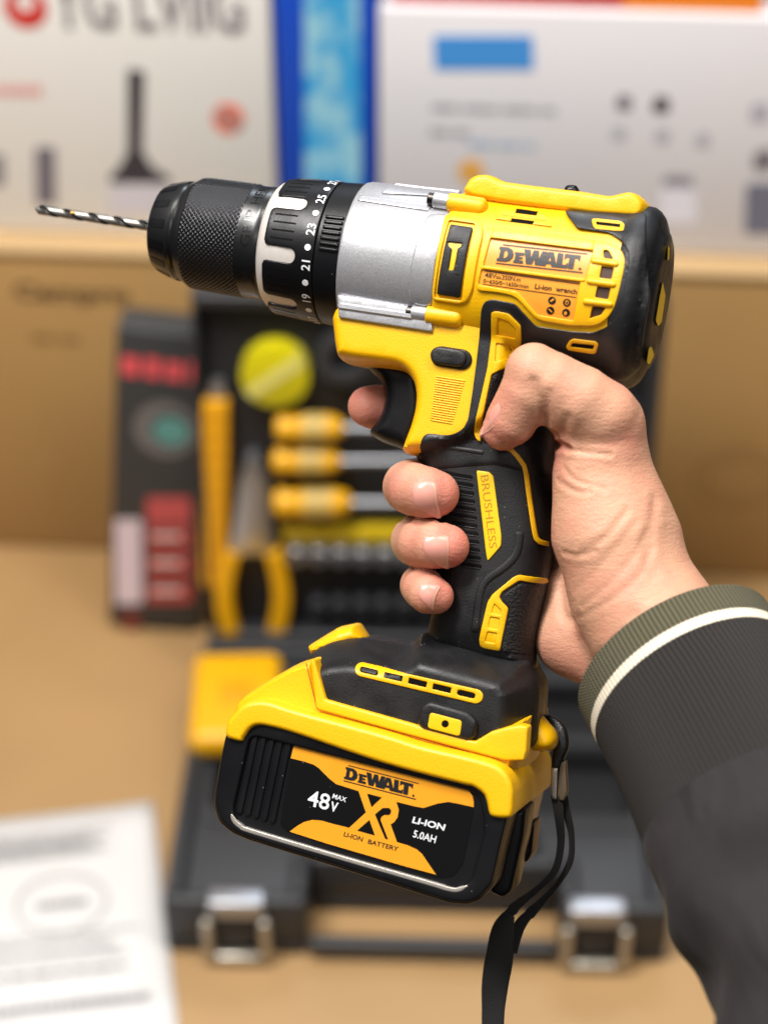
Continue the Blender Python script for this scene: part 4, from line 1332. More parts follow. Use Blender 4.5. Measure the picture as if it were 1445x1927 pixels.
# battery: its near face, the recess and the silver chamfer
bat_px = rnd([(423, 1388), (412, 1440), (403, 1495), (402, 1520), (412, 1549), (436, 1569), (466, 1582), (700, 1655), (805, 1689), (848, 1702), (880, 1704), (905, 1694), (928, 1668), (940, 1615), (958, 1540), (960, 1480), (800, 1405), (500, 1340), (440, 1350)], 8, 3)
def bh(x, z, e):
    return 35.2 - 2.2 * (1 - bev(e, 2.2))
battery = shell('battery_pack', toL(bat_px, 34), bh, M['black'], drill, rings=[.2, .7, 1.4, 2.2], spacing=3.0, back=lambda x, z, e: -33 + 2 * (1 - bev(e, 2.2)))
b0 = flat(35.2)
# frame round the label field, standing proud, with a bevelled inner edge
inner = rnd([(470, 1384), (900, 1494), (912, 1560), (886, 1660), (866, 1672), (835, 1668), (470, 1563), (446, 1550), (438, 1525)], 18, 5)
outer = rnd([(424, 1392), (413, 1440), (405, 1495), (404, 1518), (414, 1546), (438, 1566), (468, 1579), (700, 1651), (805, 1685), (848, 1698), (879, 1700), (903, 1690), (925, 1665), (937, 1612), (954, 1540), (930, 1480), (890, 1462), (800, 1438), (480, 1352), (440, 1362)], 8, 3)
plate('battery_frame', outer, b0, 1.7, M['black'], battery, holes=[inner], bevel=1.0, spacing=2.5)
stripe = band(spline([(434, 1530), (440, 1545), (452, 1556), (475, 1566), (640, 1615), (800, 1661), (848, 1675), (866, 1674), (880, 1667)], 4), [1.5, 3, 6, 8] + [8.5] * 25 + [7, 5, 3, 1.5])
plate('silver_edge', stripe, b0, 1.75, mat('sparkling_silver_edge', (176, 170, 162), .36, metal=.55, bump=(1500, .3, .3), vary=(2200, .15)), battery, bevel=.3, spacing=1.5)
for k in range(5):
    x = 476 + k * 15.5
    plate('battery_rib', capsule((x + 3, 1388 + k * 4), (x - 26, 1528 + k * 4.2), 6.2), b0, .8, M['black'], battery, bevel=.6, spacing=1.5)
lb = rnd([(552, 1397), (700, 1436), (868, 1481), (891, 1503), (891, 1525), (884, 1560), (871, 1625), (855, 1648), (829, 1653), (700, 1618), (540, 1565), (527, 1553), (532, 1520)], 6, 3)
label = decal('battery_label', lb, b0, .25, M['label_black'], battery, spacing=5, label='black and gold label with the battery rating')
b1 = flat(35.45)
zz = lambda x, y: (540 + x / 4.014, 1380 + y / 4.014)
gold = M['label_gold_flat']
top = [zz(*q) for q in [(60, 66), (120, 70), (400, 145), (700, 225), (1000, 310), (1320, 398), (1370, 430), (1400, 475), (1410, 520), (1410, 560), (1300, 535), (1220, 520), (1140, 532), (1030, 566), (960, 553), (812, 516), (780, 500), (545, 440), (370, 385), (320, 345), (240, 265), (200, 238), (130, 215), (28, 190)]]
decal('gold_band', top, b1, .06, gold, label)
bot = [zz(*q) for q in [(20, 745), (80, 700), (130, 672), (190, 657), (260, 662), (340, 685), (470, 717), (520, 730), (660, 772), (760, 802), (830, 825), (910, 848), (980, 880), (1020, 915), (1125, 1070), (900, 1010), (300, 835)]]
decal('gold_band', bot, b1, .06, gold, label)
em = [zz(*q) for q in [(545, 440), (610, 455), (665, 545), (720, 485), (775, 500), (815, 515), (838, 550), (842, 600), (830, 645), (785, 688), (830, 825), (765, 803), (700, 640), (690, 617), (660, 600), (620, 655), (530, 735), (470, 717), (596, 600)]]
X1 = [zz(*q) for q in [(540, 438), (603, 455), (728, 795), (665, 775)]]
X2 = [zz(*q) for q in [(468, 718), (590, 603), (700, 485), (725, 470), (800, 500), (720, 553), (640, 640), (530, 738)]]
Rb = [zz(*q) for q in [(722, 482), (790, 490), (826, 522), (844, 580), (836, 635), (808, 675), (782, 690), (832, 828), (764, 806), (690, 620), (700, 600), (735, 580)]]
Rb_hole = [zz(*q) for q in [(664, 613), (720, 568), (770, 566), (788, 585), (782, 612), (768, 622), (735, 620), (712, 634), (706, 655), (763, 804), (742, 800)]]
# the big letters as one mark: gold strokes with the black counters over them
mark = decal('emblem', [zz(*q) for q in [(540, 438), (610, 457), (720, 486), (790, 490), (826, 522), (844, 580), (836, 635), (808, 675), (782, 690), (832, 828), (660, 776), (468, 718), (596, 600)]], b1, .08, gold, label, spacing=None)
for q in ([(605, 457), (716, 487), (638, 560)], [(622, 656), (664, 774), (530, 737)], [(664, 615), (722, 566), (772, 566), (788, 585), (782, 612), (768, 620), (735, 618), (712, 634), (706, 655), (763, 804), (742, 800)]):
    decal('emblem_counter', rnd([zz(*k) for k in q], 1.2, 2), b1, .16, M['label_black'], mark, spacing=None)
logo('word_mark', zz(430, 345), zz(945, 478), (2.4, -23.0), b1, IN, label, lift=.2)
W = M['ink_white']
text_on('rating_text', '48', zz(150, 545), zz(312, 584), (5, -29), b1, W, label, .12, .01)
text_on('rating_text', 'V', zz(322, 588), zz(375, 600), (4, -18), b1, W, label, .12, .02)
text_on('rating_text', 'MAX', zz(340, 492), zz(442, 522), (3, -8.5), b1, W, label, .12, .008)
text_on('rating_text', 'LI-ION', zz(943, 678), zz(1185, 738), (3.5, -11.5), b1, W, label, .12, .025)
text_on('rating_text', '5.0AH', zz(948, 785), zz(1118, 832), (3.5, -13), b1, W, label, .12, .012)
text_on('type_text', 'LI-ION', zz(426, 780), zz(568, 822), (2.4, -8.5), b1, IN, label, .12, .022)
text_on('type_text', 'BATTERY', zz(608, 836), zz(836, 896), (2.4, -8.5), b1, IN, label, .12, .022)
# rear of the battery: end flange, side rail and release button
shell('battery_flange', toL(rnd([(925, 1530), (990, 1520), (984, 1580), (962, 1680), (945, 1691), (920, 1680)], 8, 3), 16), lambda x, z, e: 17 - 2 * (1 - bev(e, 2)), M['black'], drill, rings=[.3, 1, 2], spacing=3, back=lambda x, z, e: np.full(np.shape(x), 0.0))
shell('battery_latch', toL(rnd([(975, 1560), (1006, 1545), (1000, 1610), (990, 1626), (970, 1622)], 8, 3), 0), lambda x, z, e: 1 - 2 * (1 - bev(e, 2)), M['black'], drill, rings=[.3, 1, 2], spacing=3, back=lambda x, z, e: np.full(np.shape(x), -12.0))
# worklight nose on the far side of the foot
body('work_light', rnd([(593, 1212), (650, 1177), (684, 1170), (704, 1200), (660, 1222), (600, 1232)], 5, 3), 9, 4, M['yellow_smooth'], drill, dref=-6, spacing=1.6)
# top rail and its black stud
rail_px = rnd([(874, 366), (891, 338), (908, 330), (932, 331), (952, 343), (1000, 350), (1100, 362), (1154, 371), (1172, 366), (1190, 362), (1208, 369), (1222, 386), (1222, 408), (1208, 422), (1130, 417), (1040, 406), (950, 394), (890, 382)], 12, 4)
rail, _ = body('top_rail', rail_px, 18.5, 2.8, YL, drill, p=2.6, dref=8, spacing=1.8)
body('rail_stud', rnd([(1066, 362), (1072, 353), (1090, 353), (1098, 368), (1094, 380), (1066, 378)], 5, 3), 3, 2, M['black'], drill, dref=-6, spacing=1.2)
# pale windows in the rear cap
s_end = s_of(1247) + .05
def on_end(px, lift=0.0):
    """photo points on the flat end of the cap, as xyz mm"""
    out = []
    for p in px:
        dd = np.linspace(-32, 32, 1300)
        q = toL(np.repeat([p], len(dd), 0), dd)
        sv = (q - A0) @ AX
        k = int(np.argmin(np.abs(sv - s_end - lift)))
        out.append((q[k, 0], -dd[k], q[k, 1]))
    return out
for q in ([(1247, 530), (1252, 556), (1245, 606), (1238, 614), (1234, 602), (1241, 560)], [(1221, 654), (1226, 652), (1231, 668), (1222, 686), (1217, 682)], [(1257, 462), (1260, 466), (1259, 488), (1256, 490)]):
    q = rnd(q, 3, 3)
    a, b = on_end(q, .5), on_end(q, -.6)
    n = len(a)
    link('cap_window', mesh_of('cap_window', a + b, [list(range(n))] + [[i, (i + 1) % n, (i + 1) % n + n, i + n] for i in range(n)]), M['yellow_paint'], rear, smooth=False)
# ------------------------------------------------------------------ the hand: one continuous surface grown from tapered limbs
class Field:
    def __init__(s, lo, hi, h):
        s.lo, s.h = np.array(lo, float), h
        s.n = (np.ceil((np.array(hi) - s.lo) / h) + 1).astype(int)
        s.f = np.full(s.n, 60.0, np.float32)
        s.ax = [s.lo[i] + h * np.arange(s.n[i]) for i in range(3)]
    def box(s, pts, pad):
        a = np.floor((pts.min(0) - pad - s.lo) / s.h).astype(int)
        b = np.ceil((pts.max(0) + pad - s.lo) / s.h).astype(int) + 1
        a, b = np.clip(a, 0, s.n), np.clip(b, 0, s.n)
        return tuple(slice(x, y) for x, y in zip(a, b))
    def grid(s, sl):
        return np.meshgrid(*[s.ax[i][sl[i]].astype(np.float32) for i in range(3)], indexing='ij')
    def cone(s, a, b, ra, rb, sl, flat=None):
        """distance to a rod whose radius runs from ra to rb; flat = (axis vector, factor) squeezes it"""
        X, Y, Z = s.grid(sl)
        a, b = np.array(a, float), np.array(b, float)
        w = b - a
        L2 = max(float(w @ w), 1e-6)
        px, py, pz = X - a[0], Y - a[1], Z - a[2]
        t = np.clip((px * w[0] + py * w[1] + pz * w[2]) / L2, 0, 1)
        dx, dy, dz = px - t * w[0], py - t * w[1], pz - t * w[2]
        r = ra + (rb - ra) * t
        if flat is not None:
            u, k = np.array(flat[0], float), flat[1]
            u /= np.linalg.norm(u)
            q = dx * u[0] + dy * u[1] + dz * u[2]
            g = np.sqrt(np.maximum(dx * dx + dy * dy + dz * dz - q * q, 0) + (q / k) ** 2)
            return (g - r) * min(1.0, k)
        return np.sqrt(dx * dx + dy * dy + dz * dz) - r
    def add(s, a, b, ra, rb, k=3.0, flat=None):
        pts = np.array([a, b], float)
        sl = s.box(pts, max(ra, rb) * 1.3 + k * 2 + 2)
        d = s.cone(a, b, ra, rb, sl, flat)
        f = s.f[sl]
        h = np.clip(0.5 + 0.5 * (f - d) / k, 0, 1)
        s.f[sl] = f * (1 - h) + d * h - k * h * (1 - h)
    def chain(s, pts, k=3.0, kin=0.5):
        """pts: (x, y, z, r)...: a finger as its own smooth limb, then merged"""
        g = Field.__new__(Field)
        g.lo, g.h, g.n, g.ax = s.lo, s.h, s.n, s.ax
        P = np.array([p[:3] for p in pts], float)
        R_ = max(p[3] for p in pts)
        sl = s.box(P, R_ + k * 2 + 4)
        sub = np.full(tuple(q.stop - q.start for q in sl), 60.0, np.float32)
        for p, q in zip(pts[:-1], pts[1:]):
            d = s.cone(p[:3], q[:3], p[3], q[3], sl)
            h = np.clip(0.5 + 0.5 * (sub - d) / kin, 0, 1)
            sub = sub * (1 - h) + d * h - kin * h * (1 - h)
        f = s.f[sl]
        h = np.clip(0.5 + 0.5 * (f - sub) / k, 0, 1)
        s.f[sl] = f * (1 - h) + sub * h - k * h * (1 - h)
    def cut(s, a, b, r, depth, k=1.0):
        """a soft crease along a line"""
        pts = np.array([a, b], float)
        sl = s.box(pts, r * 4 + 2)
        d = s.cone(a, b, r, r, sl) + r
        s.f[sl] = s.f[sl] + depth * np.exp(-(d / r) ** 2)
    def bump(s, c, r, hgt):
        c = np.array(c, float)
        sl = s.box(np.array([c, c]), r * 3)
        X, Y, Z = s.grid(sl)
        s.f[sl] -= hgt * np.exp(-((X - c[0]) ** 2 + (Y - c[1]) ** 2 + (Z - c[2]) ** 2) / r ** 2)
    def sample(s, P):
        q = (np.asarray(P, float) - s.lo) / s.h
        q = np.clip(q, 0, s.n - 1.001)
        i = q.astype(int); t = q - i
        out = 0
        for dx in (0, 1):
            for dy in (0, 1):
                for dz in (0, 1):
                    w = (t[:, 0] if dx else 1 - t[:, 0]) * (t[:, 1] if dy else 1 - t[:, 1]) * (t[:, 2] if dz else 1 - t[:, 2])
                    out = out + w * s.f[i[:, 0] + dx, i[:, 1] + dy, i[:, 2] + dz]
        return out
    def surface(s):
        """surface nets"""
        f = s.f
        n = np.array(f.shape)
        inside_ = f < 0
        c = np.zeros(n - 1, np.int8)
        for dx in (0, 1):
            for dy in (0, 1):
                for dz in (0, 1):
                    c += inside_[dx:n[0] - 1 + dx, dy:n[1] - 1 + dy, dz:n[2] - 1 + dz]
        act = (c > 0) & (c < 8)
        I = np.argwhere(act)
        acc = np.zeros((len(I), 3)); cnt = np.zeros(len(I))
        corners = [(x, y, z) for x in (0, 1) for y in (0, 1) for z in (0, 1)]
        for a in corners:
            for b in corners:
                if sum(b[i] - a[i] for i in range(3)) == 1 and all(b[i] >= a[i] for i in range(3)):
                    fa = f[I[:, 0] + a[0], I[:, 1] + a[1], I[:, 2] + a[2]]
                    fb = f[I[:, 0] + b[0], I[:, 1] + b[1], I[:, 2] + b[2]]
                    m = (fa < 0) != (fb < 0)
                    t = np.where(m, fa / np.where(np.abs(fa - fb) < 1e-9, 1, fa - fb), 0)
                    p = np.array(a)[None] + t[:, None] * (np.array(b) - np.array(a))[None]
                    acc += np.where(m[:, None], p, 0); cnt += m
        V = s.lo + (I + acc / cnt[:, None]) * s.h
        idx = np.full(n - 1, -1, np.int64)
        idx[act] = np.arange(len(I))
        F = []
        for ax in range(3):
            o = [i for i in range(3) if i != ax]
            sl0 = [slice(None)] * 3; sl1 = [slice(None)] * 3
            sl0[ax] = slice(0, n[ax] - 1); sl1[ax] = slice(1, n[ax])
            ch = inside_[tuple(sl0)] != inside_[tuple(sl1)]
            J = np.argwhere(ch)
            J = J[(J[:, o[0]] > 0) & (J[:, o[1]] > 0) & (J[:, o[0]] < n[o[0]] - 1) & (J[:, o[1]] < n[o[1]] - 1)]
            q = []
            for u, v in ((0, 0), (1, 0), (1, 1), (0, 1)):
                K = J.copy(); K[:, o[0]] -= u; K[:, o[1]] -= v
                q.append(idx[K[:, 0], K[:, 1], K[:, 2]])
            q = np.stack(q, 1)
            flip = inside_[J[:, 0], J[:, 1], J[:, 2]] ^ (ax == 1)
            q[flip] = q[flip][:, ::-1]
            F.append(q)
        return V, np.vstack(F)

def J(px, py, d, r=None):
    q = toL((px, py), d)[0]
    return (q[0], -d, q[1]) if r is None else (q[0], -d, q[1], r)

H = Field(tuple(np.minimum(J(630, 600, 45), J(630, 1440, 45)) - np.array([12, 10, 5])), (J(1440, 600, 45)[0] + 12, 40, J(700, 620, 40)[2] + 6), 0.65)
fingers = {
    'index': [J(693, 765, -4, 7.4), J(706, 766, -6, 7.9), J(752, 770, -15, 8.4), J(850, 765, -28, 9.0), J(1005, 770, -33, 10.5)],
    'middle': [J(821, 929, 22.6, 7.9), J(803, 926, 24.2, 8.6), J(780, 921, 21, 8.9), J(770, 916, 8, 9.2), J(776, 912, -10, 9.2), J(812, 905, -27, 9.8), J(1000, 880, -35, 11)],
    'ring': [J(842, 1028, 22.6, 7.5), J(818, 1025, 23.8, 8.1), J(794, 1022, 20, 8.4), J(783, 1018, 7, 8.8), J(789, 1014, -10, 9.0), J(822, 1006, -27, 9.5), J(1000, 980, -35, 10.5)],
    'pinky': [J(820, 1122, 21.3, 6.2), J(806, 1117, 22.6, 6.9), J(797, 1108, 18.5, 7.2), J(793, 1102, 6, 7.4), J(800, 1098, -10, 7.8), J(830, 1092, -26, 8.5), J(1000, 1075, -33, 10)],
}
wrist = J(1222, 1180, 10)
# palm behind the grip, then wrist and forearm (inside the sleeve)
for nm, r0 in (('index', 11), ('middle', 11.5), ('ring', 11), ('pinky', 10.5)):
    m = fingers[nm][-1]
    yy = {'index': 850, 'middle': 930, 'ring': 1010, 'pinky': 1085}[nm]
    mid = J(1112, yy + 30, -22)
    H.add(m[:3], mid, r0, r0 + 2, 8)
    H.add(mid, wrist, r0 + 2, 15, 8)
# thumb column: metacarpal with the thenar mass, web to the palm
H.add(J(1138, 815, 17), J(1124, 900, 15), 13, 14, 5)
H.add(J(1128, 880, 15), J(1150, 1000, 14), 13.2, 18.2, 8)
H.add(J(1150, 1000, 14), J(1190, 1110, 12), 18.8, 20.5, 8)
H.add(J(1166, 840, 14), J(1226, 1005, 9), 6.5, 9, 7)
H.add(J(1190, 1110, 13), J(1240, 1190, 15), 20, 21, 6)
H.add(J(1240, 1190, 15), J(1330, 1330, 30), 21, 23, 6)
H.add(J(1330, 1330, 30), J(1375, 1400, 38), 23, 24, 6)
# heel of the palm beyond the grip
H.add(J(1066, 1110, -8), J(1080, 1200, -6), 8, 12.2, 5)
H.add(J(1080, 1200, -6), J(1150, 1235, 0), 12.5, 14, 7)
# thumb
tw = [J(947, 808, 25.5, 7.2), J(961, 792, 27, 8.6), J(992, 738, 30, 9.2), J(1004, 702, 31, 9.0)]
H.chain(tw, 1.5)
H.chain([J(1004, 696, 31, 9.0), J(1040, 720, 29.5, 10.2), J(1090, 752, 26.5, 11.6), J(1128, 782, 22, 12.4), J(1143, 796, 18, 12.0)], 2.0)
H.add(J(1040, 742, 26), J(1100, 790, 20), 9, 11, 4)
H.bump(J(1182, 778, 22), 8, 1.0)
for nm, p in fingers.items():
    H.chain(p, 1.2, .8)
# creases
def hit_many(px, d0=60.0, d1=-45.0, step=0.5):
    px = np.asarray(px, float).reshape(-1, 2)
    d = np.full(len(px), d0)
    done = np.zeros(len(px), bool)
    for _ in range(int((d0 - d1) / step)):
        q = toL(px, d)
        v = H.sample(np.stack([q[:, 0], -d, q[:, 1]], 1))
        done |= v <= 0
        if done.all(): break
        d = np.where(done, d, d - np.clip(v * .7, .1, 3))
        if (d[~done] < d1).all(): break
    return d
fold = [
    ([(1045, 812), (1062, 835), (1075, 846), (1110, 852), (1150, 856)], .75, .42),
    ([(1048, 838), (1060, 838), (1072, 844)], 1.1, 1.6),
    ([(1026, 788), (1014, 752), (1004, 718)], 1.5, .55), ([(1031, 796), (1030, 770), (1033, 738)], 1.3, .4), ([(1060, 812), (1068, 785)], 1.4, .5),
    ([(1230, 1080), (1215, 1045), (1226, 985), (1233, 940)], 1.8, .4), ([(1062, 880), (1085, 905), (1140, 920)], .8, .28),
    ([(1050, 905), (1085, 925), (1110, 925)], .9, .35),
    ([(1195, 985), (1160, 1030), (1110, 1085), (1080, 1112)], 1.0, .14), ([(1215, 1000), (1190, 1050), (1145, 1100), (1095, 1142)], 1.0, .2),
    ([(1228, 1030), (1205, 1080), (1150, 1130), (1075, 1165), (1058, 1150)], 1.0, .2), ([(1060, 1040), (1090, 1046), (1120, 1038)], .9, .4), ([(1180, 960), (1140, 1010), (1095, 1040)], 1.1, .35),
    ([(1052, 1080), (1056, 1120), (1062, 1160), (1085, 1175)], 1.5, .5),
    ([(1150, 1245), (1160, 1215), (1190, 1160)], 2.4, .6), ([(1125, 1270), (1135, 1232)], 2.0, .5),
    ([(745, 978), (800, 985), (850, 980)], 1.0, .5),
]
for pts, r, dep in fold:
    sp = spline(pts, 4)
    dd = hit_many(sp)
    Q = [J(p[0], p[1], e) for p, e in zip(sp, dd)]
    P3 = np.array(Q)
    sl = H.box(P3, r * 4 + 1)
    dm = None
    for a, b in zip(Q[:-1], Q[1:]):
        d = H.cone(a, b, 0, 0, sl)
        dm = d if dm is None else np.minimum(dm, d)
    H.f[sl] = H.f[sl] + dep * np.exp(-(dm / r) ** 2) - .35 * dep * np.exp(-((dm - 2.2 * r) / (1.2 * r)) ** 2)

V, Fq = H.surface()
person = empty('person', FRAME, 'right hand gripping the drill, arm in a dark jacket with a striped knit cuff', 'person')
def skin_mat():
    m = bpy.data.materials.new('skin')
    m.use_nodes = True
    nt = m.node_tree
    b = nt.nodes['Principled BSDF']
    b.inputs['Roughness'].default_value = 0.5
    b.inputs['Specular IOR Level'].default_value = 0.42
    b.inputs['Subsurface Weight'].default_value = 0.14
    b.inputs['Subsurface Radius'].default_value = (1.0, 0.32, 0.16)
    b.inputs['Subsurface Scale'].default_value = 0.003
    tc = nt.nodes.new('ShaderNodeTexCoord')
    at = nt.nodes.new('ShaderNodeAttribute'); at.attribute_name = 'flush'
    mx = nt.nodes.new('ShaderNodeMix'); mx.data_type = 'RGBA'
    mx.inputs[6].default_value = lin(203, 153, 125)
    mx.inputs[7].default_value = lin(199, 110, 99)
    n1 = nt.nodes.new('ShaderNodeTexNoise'); n1.inputs['Scale'].default_value = 70; n1.inputs['Detail'].default_value = 4
    nt.links.new(tc.outputs['Object'], n1.inputs['Vector'])
    ad = nt.nodes.new('ShaderNodeMath'); ad.operation = 'MULTIPLY_ADD'
    ad.inputs[1].default_value = 1.2; ad.inputs[2].default_value = -0.56
    nt.links.new(n1.outputs[0], ad.inputs[0])
    a2 = nt.nodes.new('ShaderNodeMath'); a2.operation = 'ADD'; a2.use_clamp = True
    nt.links.new(at.outputs['Fac'], a2.inputs[0]); nt.links.new(ad.outputs[0], a2.inputs[1])
    nt.links.new(a2.outputs[0], mx.inputs[0])
    nt.links.new(mx.outputs[2], b.inputs['Base Color'])
    # pores and the fine criss-cross of skin lines
    v = nt.nodes.new('ShaderNodeTexVoronoi'); v.feature = 'DISTANCE_TO_EDGE'; v.inputs['Scale'].default_value = 650
    nt.links.new(tc.outputs['Object'], v.inputs['Vector'])
    mp = nt.nodes.new('ShaderNodeMapping'); mp.inputs['Scale'].default_value = (260, 260, 900); mp.inputs['Rotation'].default_value = (0.3, 0.75, 0.2)
    nt.links.new(tc.outputs['Object'], mp.inputs['Vector'])
    n2 = nt.nodes.new('ShaderNodeTexNoise'); n2.inputs['Scale'].default_value = 1.0; n2.inputs['Detail'].default_value = 4
    nt.links.new(mp.outputs[0], n2.inputs['Vector'])
    m2 = nt.nodes.new('ShaderNodeMath'); m2.operation = 'MINIMUM'; m2.inputs[1].default_value = 0.12
    nt.links.new(v.outputs[0], m2.inputs[0])
    m3 = nt.nodes.new('ShaderNodeMath'); m3.operation = 'MULTIPLY_ADD'; m3.inputs[1].default_value = 2.2
    nt.links.new(m2.outputs[0], m3.inputs[0]); nt.links.new(n2.outputs[0], m3.inputs[2])
    bp = nt.nodes.new('ShaderNodeBump'); bp.inputs['Strength'].default_value = 0.42; bp.inputs['Distance'].default_value = 0.0006
    nt.links.new(m3.outputs[0], bp.inputs['Height'])
    nt.links.new(bp.outputs[0], b.inputs['Normal'])
    return m
hand = link('body', mesh_of('hand', V, Fq, fix=False), skin_mat(), person, sharp=180)
# blood near the skin: finger ends, knuckle and heel
fl = np.zeros(len(V))
for c, r, w_ in [(J(830, 930, 25), 11, .75), (J(770, 925, 22), 12, .5), (J(850, 1030, 25), 11, .8), (J(785, 1025, 22), 12, .5), (J(825, 1122, 22), 9, .8), (J(790, 1110, 20), 10, .5), (J(693, 765, -4), 12, .9), (J(940, 810, 26), 12, .6), (J(1000, 690, 33), 9, .2), (J(1190, 790, 22), 12, .15), (J(1060, 835, 24), 8, .4), (J(1090, 1250, 0), 16, .45)]:
    fl = np.maximum(fl, w_ * np.exp(-((V - np.array(c)) ** 2).sum(1) / r ** 2))
at = hand.data.attributes.new('flush', 'FLOAT', 'POINT')
at.data.foreach_set('value', fl.astype(np.float32))

# nails lie on the fingers
M['nail'] = mat('fingernail', (216, 152, 138), 0.28, sss=0.1, spec=0.5)
M['nail_edge'] = mat('nail_edge', (222, 178, 150), 0.4)
def nail(px, edge, lift=.33):
    px = np.array(px, float)
    px = (px - px.mean(0)) * 1.12 + px.mean(0)
    d = hit_many(dens(px, 3))
    # smooth the landing with a plane plus curvature fit
    P = dens(px, 3)
    g = []
    lo, hi = P.min(0), P.max(0)
    gx, gy = np.meshgrid(np.linspace(lo[0], hi[0], 14), np.linspace(lo[1], hi[1], 14))
    G = np.stack([gx.ravel(), gy.ravel()], 1)
    G = G[inside(G, px)]
    dg = hit_many(G, step=.25)
    ok = dg > np.median(dg) - 5
    G, dg = G[ok], dg[ok]
    Lq = toL(G, dg)
    A = lambda x, z: np.stack([np.ones_like(x), x, z, x * x, x * z, z * z], 1)
    c0 = Lq.mean(0)
    co, *_ = np.linalg.lstsq(A(Lq[:, 0] - c0[0], Lq[:, 1] - c0[1]), dg, rcond=None)
    lo_, hi_ = Lq.min(0) - .6, Lq.max(0) + .6
    sf = lambda x, z: A(np.clip(np.atleast_1d(x), lo_[0], hi_[0]) - c0[0], np.clip(np.atleast_1d(z), lo_[1], hi_[1]) - c0[1]) @ co
    sf.d0 = float(dg.mean())
    n = plate('fingernail', px, sf, lift, M['nail'], person, bevel=.9, spacing=.7, skirt=.6, step=.6)
    s2 = lambda x, z: sf(x, z) + lift
    s2.d0 = sf.d0
    decal('nail_edge', band(spline(edge, 4), 1.9), s2, .1, M['nail_edge'], n, spacing=None, step=.5)
nail(spline([(779, 912), (788, 909), (818, 910), (822, 940), (824, 971), (800, 962), (782, 952), (777, 930)], 4, True), [(816, 909), (820, 935), (824, 972)])
nail(spline([(800, 1012), (812, 1010), (842, 1011), (844, 1035), (842, 1066), (820, 1060), (804, 1048), (797, 1030)], 4, True), [(841, 1010), (843, 1035), (841, 1068)])
nail(spline([(789, 1102), (798, 1100), (826, 1104), (820, 1120), (812, 1146), (798, 1136), (788, 1122)], 4, True), [(827, 1105), (818, 1122), (813, 1148)])
nail(spline([(937, 758), (942, 768), (934, 790), (920, 806), (905, 820), (905, 808), (916, 786), (928, 766)], 4, True), [(930, 800), (915, 812), (903, 818)], .2)
# ------------------------------------------------------------------ the sleeve
def path3(pts, n=40):
    """spline through (px, py, d, *rest) given in photo pixels; returns xyz mm and the rest"""
    P = np.array([list(J(p[0], p[1], p[2])) + list(p[3:]) for p in pts], float)
    return spline(P, n)
def knit(name, rgb, rgb2, du, dv, rough=0.85, strength=0.8):
    m = bpy.data.materials.new(name)
    m.use_nodes = True
    nt = m.node_tree
    b = nt.nodes['Principled BSDF']
    b.inputs['Roughness'].default_value = rough
    b.inputs['Specular IOR Level'].default_value = 0.2
    b.inputs['Sheen Weight'].default_value = 0.05
    uv = nt.nodes.new('ShaderNodeUVMap')
    sx = nt.nodes.new('ShaderNodeSeparateXYZ')
    nt.links.new(uv.outputs[0], sx.inputs[0])
    def mth(op, a, v):
        n = nt.nodes.new('ShaderNodeMath'); n.operation = op
        for k, q in enumerate((a, v)):
            if q is None: continue
            if isinstance(q, (int, float)): n.inputs[k].default_value = q
            else: nt.links.new(q, n.inputs[k])
        return n.outputs[0]
    u = mth('MULTIPLY', sx.outputs[0], 2 * math.pi / du)
    cu = mth('COSINE', u, None)
    au = mth('ABSOLUTE', mth('SINE', mth('MULTIPLY', sx.outputs[0], math.pi / du), None), None)
    v = mth('MULTIPLY', mth('ADD', sx.outputs[1], mth('MULTIPLY', au, dv * .8)), 2 * math.pi / dv)
    cv = mth('COSINE', v, None)
    h = mth('ADD', mth('MULTIPLY', cu, -.6), mth('MULTIPLY', cv, .5))
    bp = nt.nodes.new('ShaderNodeBump')
    bp.inputs['Strength'].default_value = strength
    bp.inputs['Distance'].default_value = 0.0004
    nt.links.new(h, bp.inputs['Height'])
    nt.links.new(bp.outputs[0], b.inputs['Normal'])
    mr = nt.nodes.new('ShaderNodeMapRange')
    mr.inputs[1].default_value, mr.inputs[2].default_value = -.8, .9
    nt.links.new(h, mr.inputs[0])
    mx = nt.nodes.new('ShaderNodeMix'); mx.data_type = 'RGBA'
    mx.inputs[6].default_value = lin(*rgb2); mx.inputs[7].default_value = lin(*rgb)
    nt.links.new(mr.outputs[0], mx.inputs[0])
    nt.links.new(mx.outputs[2], b.inputs['Base Color'])
    return m
SL = path3([(1268, 1240, 16, 36.0, 31), (1330, 1345, 31, 36.2, 32), (1400, 1480, 48, 36.5, 33), (1472, 1640, 66, 37.5, 35), (1560, 1830, 88, 39, 38), (1650, 2040, 110, 41, 40)], 24)
arc = np.r_[0, np.cumsum(np.linalg.norm(np.diff(SL[:, :3], axis=0), axis=1))]
def sleeve_at(s):
    return np.array([np.interp(s, arc, SL[:, k]) for k in range(5)])
